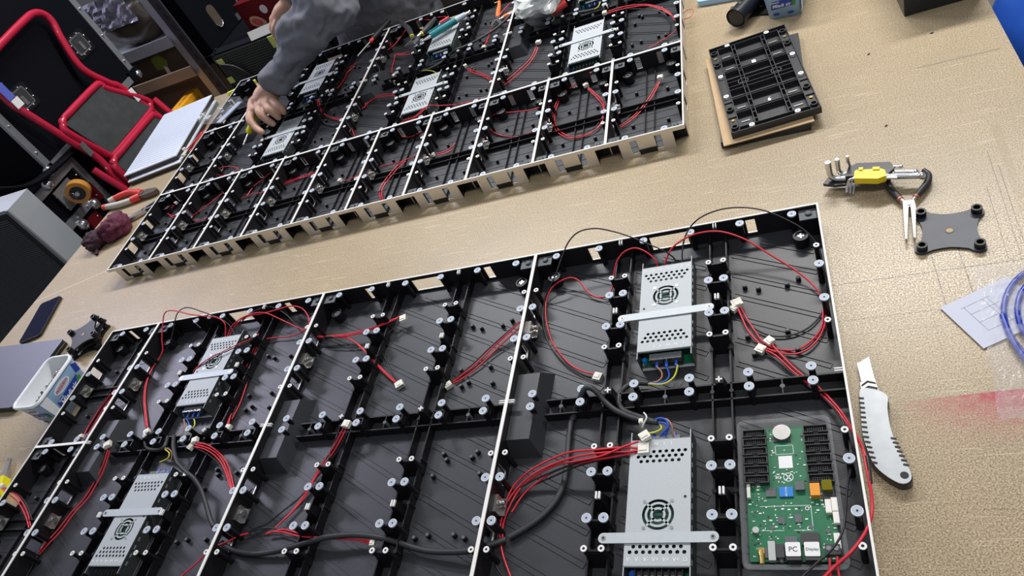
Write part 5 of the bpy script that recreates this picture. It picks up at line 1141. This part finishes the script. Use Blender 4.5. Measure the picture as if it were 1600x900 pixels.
build(MB().box(-50, 30, 8, 15, 2, 10, 'teal'), 'side_rib', t); build(MB().box(-6, 26, 10, 20, 6, 16, 'pink_red'), 'release_button', t); s0 = MB().cyl(0, 0, 72, 90, 5, 'chrome', 10); s0.xf(Matrix.Rotation(R(90), 4, 'Y')); build(s0, 'plunger', t)
pliers('side_cutters', 'side cutters with grey grips and yellow collar, resting by the teal pump', (-1045, 1062, 44), R(0),
       [(-18, 22), (-48, 82), (-80, 130), (-112, 178)], [(16, 20), (28, 46), (36, 72), (44, 98)], [(0, [(-10, 6), (-14, -8), (-30, -34), (-24, -36), (0, -12), (6, 0)]), (1, [(8, 6), (12, -8), (4, -30), (-2, -34), (-8, -8), (-4, 4)])], 'cable_grey', 'steel', 'yellow_tool', 9, 9)
t = pliers('wire_strippers', 'orange handled wire strippers lying inside the far cabinet', (-786, 1082, 8), R(0), [(-3, 24), (-8, 60), (-12, 96), (-18, 130)], [(20, 12), (45, 22), (72, 34), (96, 44)],
       [(0, [(-12, 12), (-16, -6), (-14, -30), (-10, -30), (-4, -8), (2, 4)]), (1, [(12, 8), (14, -8), (24, -32), (19, -34), (4, -10), (-2, 2)])], 'orange_grip', 'chrome', None, 7, 9)
t = thing('white_bag', 'crumpled white translucent plastic bag on the far cabinet', 'plastic bag', (-608, 1010, 44))
mat('white_film', (.74, .77, .76), .3, alpha=.86, bump=.5, scale=40)
vs = []; A, B = 40, 20
for j in range(B + 1):
    a = math.pi * j / B - math.pi / 2
    for i in range(A):
        c = 2 * math.pi * i / A; d = Vector((math.cos(a) * math.cos(c), math.cos(a) * math.sin(c), math.sin(a)))
        k = 1 + .25 * noise.noise(d * 1.9 + Vector((2, 0, 0))) - .25 * abs(noise.noise(d * 3.4)) + .1 * noise.noise(d * 9)
        vs.append((d.x * 82 * k, d.y * 110 * k, max(4.5, 42 + d.z * 44 * k)))
b = MB(); b.add(vs, [(j * A + i, j * A + (i + 1) % A, (j + 1) * A + (i + 1) % A, (j + 1) * A + i) for j in range(B) for i in range(A)], 'white_film', False); build(b, 'bag_body', t)
build(MB().tube(spline([(30, -70, 10), (52, -62, 14), (70, -50, 16)], 4), 12, 'grip_red', 8), 'red_content', t)
t = thing('black_screwdriver', 'black handled screwdriver leaning over the cabinet divider', 'screwdriver', (-1240, 1186, 50), R(74))
s0 = MB().cyl(0, 0, -10, 95, 8.5, 'grip_black', 12).cyl(0, 0, -30, -10, 6, 'grip_red', 12); s0.xf(Matrix.Rotation(R(90), 4, 'Y')); build(s0, 'handle', t); s0 = MB().cyl(0, 0, -110, -30, 3, 'steel', 10); s0.xf(Matrix.Rotation(R(90), 4, 'Y')); build(s0, 'shaft', t)
mat('pale_green', (.50, .58, .52), .3, var=.06)
t = thing('tall_case', 'tall black case with pale green top behind the far array', 'case', (-905, 1430, -740), R(1))
build(MB().box(-130, 230, -100, 240, .3, 788, 'tool_black'), 'case_body', t); build(MB().box(-112, 212, -72, 222, 788, 789, 'pale_green'), 'top_sheet', t)
# ---------------------------------------------------------------- equipment standing left of and behind the table
mat('case_black', (.004, .0045, .007), .7, var=.2, bump=.2, scale=200, spec=.07)
mat('case_alu', (.42, .44, .46), .35, .7, var=.1, scale=20)
mat('enamel_red', (.48, .012, .045), .28, var=.08, coat=.3)
mat('tread_rubber', (.045, .05, .05), .8, var=.5, scale=25, bump=.3)
mat('speaker_grey', (.34, .36, .38), .5, var=.08, scale=15)
mat('grille_black', (.010, .011, .011), .5, var=.2)
mat('caster_orange', (.55, .24, .04), .4, var=.15)
mat('shelf_steel', (.50, .52, .56), .4, .5, var=.12, scale=12)
mat('upright_dark', (.05, .053, .062), .5, .4, var=.2, scale=12)
mat('carton_brown', (.20, .13, .075), .75, var=.2, scale=14)
mat('carton_dark', (.07, .05, .035), .7, var=.3, scale=14)
mat('timber', (.36, .25, .16), .7, var=.15, scale=12)
mat('sack_brown', (.10, .08, .06), .35, var=.4, scale=20, bump=.6)
mat('silver_film', (.50, .50, .62), .15, .3, var=.3, scale=60, bump=.8)
mat('box_orange', (.85, .38, .01), .45, var=.06)
mat('tape_yellow', (.72, .78, .22), .5, var=.08)
mat('bar_yellow', (.80, .85, .02), .4, var=.05)
mat('led_dot', (.09, .14, .11), .4, var=.2)
mat('label_green', (.16, .22, .03), .6, var=.1)
mat('bag_red', (.11, .006, .01), .3, var=.3, scale=20)
mat('meat_pink', (.55, .12, .10), .4, var=.3, scale=40)
mat('meat_rind', (.62, .40, .26), .5, var=.15)
mat('chrome_dim', (.62, .62, .64), .2, .9, var=.1)
mat('price_white', (.75, .74, .72), .6, var=.05)
mat('band_blue', (.10, .12, .48), .4, var=.1)
# flight case
t = thing('flight_case', 'tall black flight case with aluminium edges behind the red step stool', 'flight case', (-2750, 1370, 0))
build(MB().box(-560, 0, -345, 345, 24, 900, 'case_black'), 'panel_body', t)
for y0, y1 in ((-352, -322), (322, 352)): build(MB().box(-8, 7, y0, y1, 20, 900, 'case_alu'), 'edge_extrusion', t)
build(MB().box(-8, 7, -352, 352, 20, 50, 'case_alu'), 'edge_extrusion', t)
for y in (-200, 210):
    l = build(MB().prism(rrect(-58, 58, -50, 50, 14, 4), 0, 3, 'black_plastic'), 'butterfly_latch', t, (.5, y, 272), (R(90), 0, R(90)))
    build(MB().prism(rrect(-40, 40, -36, 38, 8, 3), 3, 4.5, 'chrome_dim').prism(rrect(-35, 35, -31, 33, 6, 3), 4.5, 5, 'ic_black').box(-8, 8, -26, 10, 5, 9, 'chrome_dim'), 'recessed_dish', l)
    me = MB().sphere((0, 0, 4), 4.5, 'chrome_dim', 8, 5).data('rivet')
    for k in range(8): a = R(45 * k + 22); link('rivet', me, l, (50 * math.cos(a), 43 * math.sin(a), 0))
me = MB().sphere((6, 0, 0), 5, 'chrome_dim', 8, 5).data('rivet')
for k in range(5): link('rivet', me, t, (3, 337, 110 + k * 130)); link('rivet', me, t, (3, -337, 110 + k * 130))
c = build(MB().box(-40, 14, 300, 366, 14, 66, 'case_black'), 'corner_guard', t); build(MB().sphere((0, 352, 30), 22, 'chrome_dim', 14, 10), 'ball_corner', t); build(MB().sphere((0, -352, 30), 22, 'chrome_dim', 14, 10), 'ball_corner', t)
# lower case with casters on its near side
t = thing('caster_case', 'black road case with orange caster wheels under the flight case', 'flight case', (-2750, 1180, -740))
build(MB().box(-600, -12, -330, 480, 0, 752, 'case_black'), 'panel_body', t)
for z in (716, 560, 420): build(MB().box(-14, 4, -330, -40, z, z + 34, 'case_alu'), 'edge_extrusion', t)
for y in (-330, -70, 60): build(MB().box(-14, 3, y, y + 32, 20, 750, 'case_alu'), 'edge_extrusion', t)
def caster(y, z):
    c = build(MB().box(0, 8, -50, 50, -46, 46, 'case_alu'), 'caster_plate', t, (4, y, z))
    s0 = MB().cyl(0, 0, -17, 17, 46, 'caster_orange', 26).cyl(0, 0, -18, 18, 30, 'tool_black', 20).cyl(0, 0, -26, 26, 9, 'chrome_dim', 12); s0.xf(Matrix.Translation((62, 0, 0)) @ Matrix.Rotation(R(28), 4, 'Z') @ Matrix.Rotation(R(90), 4, 'X')); build(s0, 'caster_wheel', c)
    build(MB().box(8, 66, -30, -26, -14, 14, 'chrome_dim'), 'caster_fork', c); build(MB().box(8, 66, 26, 30, -14, 14, 'chrome_dim'), 'caster_fork', c)
caster(-182, 662); caster(-176, 420)
for y, z in ((-215, 742), (-130, 560), (-240, 545)): build(MB().sphere((8, y, z), 24, 'chrome_dim', 14, 10), 'ball_corner', t)
me = MB().sphere((4, 0, 0), 5, 'chrome_dim', 8, 5).data('rivet'); random.seed(2)
for k in range(16): link('rivet', me, t, (2, -300 + (k % 4) * 70, 520 + (k // 4) * 56))
for y, z in ((-100, 590), (-180, 500)): build(MB().box(-4, 5, y - 34, y + 34, z - 40, z + 40, 'bag_red'), 'corner_plate', t)
build(MB().tube(spline([(40, -420, 880), (30, -300, 800), (20, -140, 770), (12, 40, 762)], 6), 34, 'case_black', 10, flat=.35), 'rubber_strap', t)
# folded step stool
t = thing('step_stool', 'red folding step stool with black treads leaning on the flight case', 'step stool', (-2690, 1330, 0))
Y0 = 1330; tube_r = 14
def tl(pts, r, nm, m='enamel_red', p=None): return build(MB().tube(spline([(x, y - Y0, z) for x, y, z in pts], 6), r, m, 10), nm, p or t)
tl([(130, 1150, -735), (95, 1150, -560), (40, 1150, -214), (18, 1172, -54), (6, 1144, 62), (-10, 1105, 224), (-14, 1085, 300), (-16, 1092, 400), (-18, 1130, 446), (-20, 1217, 456), (-20, 1400, 468), (-20, 1470, 466), (-18, 1505, 440), (-16, 1508, 400), (-14, 1483, 339), (-10, 1456, 218), (4, 1500, 110), (10, 1535, 50), (30, 1585, -203), (80, 1590, -480), (130, 1595, -735)], 15, 'handle_frame')
tl([(30, 1105, -60), (110, 1125, -330), (190, 1140, -735)], 15, 'front_leg'); tl([(30, 1612, -60), (110, 1605, -330), (190, 1605, -735)], 15, 'front_leg')
tl([(112, 1150, -380), (112, 1370, -380), (112, 1596, -380)], 11, 'cross_bar')
def tread(z0, z1, yb0, yb1, yt0, yt1, xb, xt, nm):
    q = [(yt0, z1), (yt1, z1), (yb1, z0), (yb0, z0)]
    s = build(MB().tube(spline([(xb + (xt - xb) * (z - z0) / (z1 - z0), y - Y0, z) for y, z in [(yt0 + 42, z1), (yt1 - 42, z1), (yt1 - 10, z1 - 12), (yt1 + 4, z1 - 44), (yb1 + 2, z0 + 44), (yb1 - 8, z0 + 12), (yb1 - 42, z0), (yb0 + 42, z0), (yb0 + 10, z0 + 12), (yb0 - 4, z0 + 44), (yt0 - 2, z1 - 44), (yt0 + 10, z1 - 12)]], 5, True), 15, 'enamel_red', 8, closed=True), nm, t)
    V = [(xt + 8, yt0 + 14 - Y0, z1 - 14), (xt + 8, yt1 - 14 - Y0, z1 - 14), (xb + 8, yb1 - 14 - Y0, z0 + 14), (xb + 8, yb0 + 14 - Y0, z0 + 14)]
    b = MB(); b.add(V + [(x - 14, y, z) for x, y, z in V], [(3, 2, 1, 0), (4, 5, 6, 7), (0, 1, 5, 4), (1, 2, 6, 5), (2, 3, 7, 6), (3, 0, 4, 7)], 'tread_rubber'); build(b, 'rubber_mat', s)
tread(-84, 140, 1208, 1578, 1158, 1462, 26, 12, 'step'); tread(-340, -90, 1180, 1572, 1172, 1540, 90, 52, 'step')
build(MB().box(2, 5, -252, -215, 270, 305, 'price_white').box(2, 5, -256, -222, 308, 372, 'band_blue'), 'price_tag', t)
for y, z in ((1146, 10), (1536, 10), (1160, -120)): build(MB().box(28, 32, y - Y0 - 6, y - Y0 + 20, z - 30, z + 30, 'price_white' if y != 1146 else 'chrome_dim'), 'hinge_plate', t)
# grey box with ribbed black front
t = thing('ribbed_speaker', 'grey cabinet with ribbed black front standing by the table edge', 'speaker', (-2400, 551, -740))
bevel(build(MB().box(-900, 0, 4, 112, 0, 892, 'speaker_grey'), 'cabinet_body', t), 3)
g = build(MB().box(-886, -12, 0, 4, 12, 880, 'grille_black'), 'front_panel', t)
me = MB().box(-870, -40, -3, 0, -1.3, 1.3, 'ferrite').data('front_rib')
for k in range(110): link('front_rib', me, g, (0, 0, 30 + k * 7.6))
build(MB().box(-902, 2, -1, 4, 0, 12, 'rim_white').box(-12, 2, -1, 5, 12, 892, 'case_alu'), 'front_trim', t)
tag(build(MB().box(-160, 160, -78, 78, 0, 430, 'carton_brown').box(-8, 8, -79, 79, 1, 431, 'timber'), 'carton', None, (-2780, 755, -740)), 'brown carton on the floor behind the ribbed cabinet', 'carton')
# storage rack
t = thing('storage_rack', 'grey steel storage rack loaded with cartons behind the flight case', 'rack', (-3000, 2100, -740))
for x in (-560, 392): 
    for y in (-190, 230): build(MB().box(x - 22, x + 22, y - 4, y + 4, 0, 2300, 'shelf_steel').box(x - 22, x - 16, y, y + 40, 0, 2300, 'shelf_steel'), 'upright', t)
for z in (320, 634, 796, 1300): 
    sh = build(MB().box(-560, 380, -200, 235, z, z + 18, 'timber' if z == 634 else 'shelf_steel'), 'shelf', t); build(MB().box(-560, 380, -212, -200, z - 22, z + 30, 'shelf_steel' if z != 634 else 'timber'), 'front_beam', sh)
t = thing('slotted_upright', 'dark slotted steel angle post beside the storage rack', 'post', (-2545, 1890, -740))
u = build(MB().box(-26, 26, -3, 3, 0, 2300, 'upright_dark').box(-26, -21, 3, 60, 0, 2300, 'upright_dark'), 'angle', t); me = MB().prism(rrect(-7, 7, -16, 16, 6.5, 3), 3, 3.6, 'ink_black').data('slot')
for k in range(24): link('slot', me, u, (0, 0, 540 + k * 52), (R(90), 0, 0))
for nm, lb, q, m in (('carton', 'dark carton with green label on the lower rack shelf', (-3300, -2650, 1925, 2200, -86, 36), 'carton_dark'), ('carton', 'wide brown carton on the bottom rack shelf', (-3360, -2660, 1965, 2230, -402, -160), 'carton_brown')):
    k = thing(nm, lb, 'carton', ((q[0] + q[1]) / 2, (q[2] + q[3]) / 2, q[4])); hx, hy = (q[1] - q[0]) / 2, (q[3] - q[2]) / 2
    build(MB().box(-hx, hx, -hy, hy, 0, q[5] - q[4], m), 'carton_body', k); build(MB().box(-hx - 1, hx + 1, -hy - 1, -hy + 12, q[5] - q[4] - 3, q[5] - q[4] + 1, 'timber'), 'flap_edge', k)
    if m == 'carton_dark': build(MB().prism([(140, 35), (205, 25), (228, 62), (205, 105), (150, 96)], 0, 2, 'label_green'), 'green_label', k, (0, -hy, 0), (R(90), 0, 0)); build(MB().prism([(180, 4), (204, 2), (206, 30), (192, 42)], 2, 4, 'price_white'), 'torn_tag', k, (0, -hy, 0), (R(90), 0, 0))
t = thing('plastic_sack', 'brown plastic sack with shiny silver film on the upper rack shelf', 'sack', (-2815, 2010, 75))
vs = []; A, B = 30, 16
for j in range(B + 1):
    a = math.pi * j / B - math.pi / 2
    for i in range(A):
        c_ = 2 * math.pi * i / A; d = Vector((math.cos(a) * math.cos(c_), math.cos(a) * math.sin(c_), math.sin(a))); k = 1 + .2 * noise.noise(d * 2) + .08 * noise.noise(d * 7)
        vs.append((d.x * 188 * k, d.y * 100 * k, max(0, 100 + d.z * 105 * k)))
b = MB(); b.add(vs, [(j * A + i, j * A + (i + 1) % A, (j + 1) * A + (i + 1) % A, (j + 1) * A + i) for j in range(B) for i in range(A)], 'sack_brown', True); build(b, 'sack_body', t)
b = MB(); b.add([(x + 6 * noise.noise((x * .05, z * .05, 0)), -112 + 16 * noise.noise((x * .03, z * .04, 2)), z) for x in range(-200, 121, 16) for z in range(120, 261, 14)], [(i * 11 + j, (i + 1) * 11 + j, (i + 1) * 11 + j + 1, i * 11 + j + 1) for i in range(20) for j in range(10)], 'silver_film', False); build(b, 'silver_film_sheet', t)
t = thing('orange_box', 'bright orange carton tilted on the bottom rack shelf', 'carton', (-2756, 1815, -248), R(-2))
build(MB().box(-34, 34, -128, 128, -44, 46, 'box_orange'), 'carton_body', t)
for tx, y, z in (('MAS', -10, -4), ('230 V', 76, 12)): link('carton_lettering', text_mesh(tx, 44 if tx == 'MAS' else 22, m='ink_black', bold=True), t, (34.3, y, z), (R(90), 0, R(90)))
link('carton_lettering', text_mesh('LED DRIVER', 20, m='ink_black'), t, (0, 40, 46.3), (0, 0, R(90)))
tag(build(MB().box(-260, 130, -110, 68, 0, 447, 'carton_dark'), 'crate', None, (-2700, 1800, -740)), 'dark crate in front of the rack under the orange carton', 'crate')
# dark equipment behind the table corner
t = thing('equipment_bench', 'low dark bench carrying the black case behind the table corner', 'bench', (-2170, 2210, -740))
build(MB().box(-400, 420, -270, 290, 622, 660, 'case_black'), 'bench_top', t)
for x in (-340, 340):
    for y in (-240, 260): build(MB().box(x - 22, x + 22, y - 22, y + 22, 0, 622, 'upright_dark'), 'leg', t)
t = thing('black_case', 'black case with recessed handle on the low dark bench', 'case', (-2590, 2200, -79))
bevel(build(MB().box(2, 90, -246, 262, 0, 660, 'case_black'), 'case_body', t), 4)
build(MB().prism(rrect(-30, 30, -55, 55, 28, 5), 0, 3, 'carton_dark').tube([(26 * math.cos(R(a)), -30 + 26 * math.sin(R(a)), 4) for a in range(190, 351, 20)], 4, 'chrome_dim', 6), 'recessed_handle', t, (90, -86, 108), (R(90), 0, R(90)))
build(MB().box(88, 94, 46, 72, 8, 40, 'chrome_dim'), 'corner_clasp', t); build(MB().box(88, 93, 120, 127, 40, 660, 'case_alu'), 'seam_strip', t)
t = thing('led_screen', 'black dotted LED screen with yellow tape standing behind the table', 'LED screen', (-1930, 1500, -740))
build(MB().box(-210, 330, 4, 60, 0, 806, 'case_black'), 'panel_frame', t); g = build(MB().box(-200, 320, 0, 4, 660, 800, 'grille_black'), 'dot_face', t)
b = MB()
for i in range(52):
    for j in range(14): x, z = -196 + i * 10, 666 + j * 10; b.box(x - 2.2, x + 2.2, -1, 0, z - 2.2, z + 2.2, 'led_dot')
tag(build(b, 'led_dots', g), kind='stuff')
for x, z, w_, h_ in ((-178, 772, 30, 22), (-190, 690, 26, 26), (100, 778, 26, 48)): build(MB().box(x - w_ / 2, x + w_ / 2, -5, -2, z - h_ / 2, z + h_ / 2, 'tape_yellow'), 'tape_piece', t)
for k in range(3): build(MB().tube(spline([(-150, -10, 830), (-186, -16, 800), (-178, -18, 772), (-140 + 8 * k, -16, 745), (-110 + 10 * k, -14, 700), (-100 + 10 * k, -10, 660)], 6), 3.2, 'cable_grey', 6), 'taped_cable', t)
tag(build(MB().box(-95, 100, -5, 5, .5, 11, 'bar_yellow').box(-95, 100, -4, 4, 11, 12, 'tape_yellow'), 'yellow_bar', None, (-1852, 1258, 0), (0, 0, R(15))), 'bright yellow bar on the table edge below the dotted LED screen', 'bar')
tag(build(MB().box(-70, 70, -2, 2, 0, 34, 'price_white'), 'paper_slip', None, (-1850, 1512, 66), (R(-18), 0, R(8))), 'white paper slip on top of the dotted LED screen', 'paper')
t = thing('red_bag', 'dark red packet with a round meat picture on the bench', 'packet', (-2200, 2000, -79), R(-6))
bevel(build(MB().box(-85, 170, -10, 40, .5, 150, 'bag_red'), 'packet_body', t), 8)
build(MB().prism([(44 * math.cos(R(a)) * (1 + .12 * math.cos(3 * R(a))), 26 * math.sin(R(a))) for a in range(0, 360, 20)], 0, 1.5, 'meat_rind').prism([(30 * math.cos(R(a)), 17 * math.sin(R(a))) for a in range(0, 360, 24)], 1.5, 2.2, 'meat_pink').prism([(12 * math.cos(R(a)), 8 * math.sin(R(a))) for a in range(0, 360, 30)], 2.2, 2.8, 'pink_red'), 'meat_picture', t, (-10, -10, 52), (R(90), R(20), 0))
build(MB().cyl(0, 0, 0, 1.5, 20, 'price_white', 16), 'round_sticker', t, (64, -10, 96), (R(90), 0, 0))
tag(build(MB().box(-120, 160, -30, 40, 0, 130, 'price_white').box(-122, 162, -32, 42, 110, 132, 'panel_white'), 'white_carton', None, (-2100, 2110, -79)), 'white carton on the bench behind the red packet', 'carton')
# ---------------------------------------------------------------- the person working at the far array
mat('skin', (.50, .29, .20), .5, var=.16, scale=45, bump=.15)
mat('jacket_grey', (.165, .172, .20), .85, var=.14, scale=9, bump=.3)
mat('trouser_dark', (.03, .032, .04), .85, var=.2, scale=12)
mat('hair_dark', (.03, .024, .02), .6, var=.3, scale=80)
mat('eye_white', (.8, .78, .75), .2, var=.02)
tex = bpy.data.textures.new('cloth_folds', 'CLOUDS'); tex.noise_scale = .085; tex.noise_depth = 2
def blob(chains, m, name, parent, voxel, smooth=3, folds=0.0, label=None):
    b = MB()
    for pts, rs in chains:
        q = spline(pts, 5); n = len(q); k = len(rs) - 1; rr = []
        for i in range(n):
            u = i / (n - 1) * k; j = min(int(u), k - 1); rr.append(rs[j] + (rs[j + 1] - rs[j]) * (u - j))
        b.tube(q, rr, m, 16)
        b.sphere(q[0], rr[0] * .99, m, 12, 8); b.sphere(q[-1], rr[-1] * .99, m, 12, 8)
    o = build(b, name, parent, label=label)
    r = o.modifiers.new('fuse', 'REMESH'); r.mode = 'VOXEL'; r.voxel_size = voxel * .001; r.use_smooth_shade = True
    s = o.modifiers.new('relax', 'SMOOTH'); s.iterations = smooth; s.factor = .5
    if folds:
        d = o.modifiers.new('folds', 'DISPLACE'); d.texture = tex; d.strength = folds * .001; d.mid_level = .5; d.texture_coords = 'LOCAL'
        s = o.modifiers.new('soften', 'SMOOTH'); s.iterations = 2
    return o
W = (-1478, 884, 116); EL = (-1222, 948, 264); SH = (-1130, 1200, 520)       # reaching arm: wrist, elbow, shoulder
W2 = (-1556, 1335, 200); EL2 = (-1500, 1390, 430); SH2 = (-1490, 1400, 640)  # other arm
HC = (-1310, 1330, 610)
body = [
    ([W, ((W[0] + EL[0]) / 2, (W[1] + EL[1]) / 2, 192), EL], [25, 36, 42]), ([EL, SH], [43, 56]),
    ([W2, EL2], [25, 38]), ([EL2, SH2], [40, 54]),
    ([(-1310, 1480, 30), (-1310, 1440, 200), (-1310, 1380, 400), HC], [130, 128, 140, 120]), ([SH, HC, SH2], [58, 90, 58]),
    ([HC, (-1315, 1280, 740), (-1320, 1240, 800)], [62, 58, 62]), ([(-1322, 1225, 800), (-1326, 1205, 880)], [84, 80]), ([(-1324, 1150, 822), (-1325, 1128, 818)], [18, 11]),
    ([(-1405, 1215, 835), (-1410, 1220, 850)], [12, 13]), ([(-1240, 1225, 835), (-1236, 1228, 850)], [12, 13]),
    ([(-1390, 1480, 0), (-1400, 1470, -330), (-1400, 1490, -690)], [92, 62, 42]), ([(-1230, 1480, 0), (-1225, 1470, -330), (-1225, 1490, -690)], [92, 62, 42]),
    # working hand
    ([W, (-1500, 874, 112), (-1514, 862, 104)], [31, 35, 33]), ([(-1550, 864, 100), (-1510, 856, 104), (-1474, 850, 100)], [22, 24, 21]),
    ([(-1500, 882, 112), (-1550, 862, 100), (-1540, 830, 96)], [26, 21, 15]), ([(-1490, 872, 110), (-1500, 828, 102)], [24, 15]),
    ([(-1552, 858, 101), (-1546, 800, 88), (-1528, 777, 68), (-1503, 758, 55)], [15, 13.5, 12, 10]),
    ([(-1526, 854, 105), (-1500, 802, 97), (-1483, 788, 75), (-1470, 784, 58)], [15, 13.5, 12, 10]),
    ([(-1498, 850, 105), (-1464, 803, 98), (-1452, 797, 80), (-1452, 801, 64)], [15, 13, 11.5, 9.5]),
    ([(-1474, 850, 101), (-1441, 819, 94), (-1427, 808, 82), (-1432, 812, 68)], [13.5, 12, 10.5, 8.5]),
    ([(-1535, 872, 98), (-1566, 856, 78), (-1570, 826, 64), (-1556, 806, 58)], [14, 11.5, 10.5, 8.5]),
    # resting hand
    ([W2, (-1604, 1340, 180), (-1636, 1340, 162)], [25, 29, 26]), ([(-1614, 1346, 178), (-1664, 1358, 156)], [22, 20]),
    ([(-1649, 1334, 158), (-1672, 1328, 134), (-1679, 1326, 114)], [11, 10, 8]), ([(-1658, 1346, 160), (-1686, 1346, 138), (-1692, 1344, 116)], [11, 10, 8]),
    ([(-1664, 1360, 160), (-1694, 1364, 140), (-1700, 1362, 120)], [11, 10, 8]), ([(-1668, 1374, 160), (-1694, 1380, 144), (-1702, 1380, 128)], [10, 9, 7]),
    ([(-1624, 1324, 166), (-1652, 1306, 144), (-1664, 1304, 122)], [13, 11, 9]),
]
P = blob(body, 'skin', 'person', None, 3.0, 3)
tag(P, 'person in a grey jacket bending over the far array, gripping a yellow screwdriver', 'person')
blob([([(-1432, 892, 136), (-1356, 906, 190), (-1275, 928, 240), EL], [50, 58, 66, 72]), ([EL, (-1180, 1060, 390), SH], [74, 88, 98]), ([EL, (-1190, 1000, 250), (-1175, 1130, 300)], [66, 68, 60]),
      ([(-1520, 1345, 235), EL2, SH2], [46, 66, 86]),
      ([(-1310, 1500, -40), (-1310, 1470, 100), (-1310, 1430, 250), (-1310, 1385, 420), HC], [185, 180, 170, 180, 150]), ([SH, HC, SH2], [96, 130, 96]),
      ([(-1190, 1440, -20), (-1190, 1400, 160), (-1200, 1330, 380)], [112, 112, 110]), ([(-1420, 1460, -20), (-1420, 1430, 160), (-1420, 1390, 400)], [100, 100, 100]),
      ([(-1312, 1290, 700), (-1314, 1280, 735)], [82, 74])], 'jacket_grey', 'jacket', P, 7.0, 3, 62)
blob([([(-1390, 1490, -60), (-1402, 1475, -330), (-1402, 1490, -680)], [118, 90, 70]), ([(-1230, 1490, -60), (-1222, 1475, -330), (-1222, 1490, -680)], [118, 90, 70]), ([(-1400, 1500, -50), (-1220, 1500, -50)], [124, 124])], 'trouser_dark', 'trousers', P, 9.0, 3, 14)
for x in (-1402, -1222): build(MB().sphere((x, 1450, -700), 62, 'tool_black', 14, 10, (.75, 2.1, .64)), 'shoe', P)
blob([([(-1324, 1240, 880), (-1326, 1225, 930)], [86, 78]), ([(-1322, 1290, 830), (-1324, 1280, 900)], [62, 72])], 'hair_dark', 'hair', P, 6.0, 2)
for x in (-1356, -1294): build(MB().sphere((x, 1150, 856), 11, 'eye_white', 12, 8).sphere((x, 1141, 856), 5, 'ink_black', 8, 6), 'eye', P)
build(MB().tube(spline([(-1352, 1146, 776), (-1324, 1138, 772), (-1296, 1146, 776)], 4), 5, 'label_red', 6), 'mouth', P)
t = thing('yellow_screwdriver', 'yellow handled screwdriver in the working hand', 'screwdriver', (-1568, 830, 62), 0)
d = Vector((-30, -56, -30)).normalized(); o_ = Vector((0, 0, 0))
build(MB().tube([o_ - d * 52, o_ + d * 34, o_ + d * 42], [9, 11, 6], 'yellow_tool', 10), 'handle', t); build(MB().tube([o_ + d * 42, o_ + d * 80], 3, 'steel', 8), 'shaft', t)
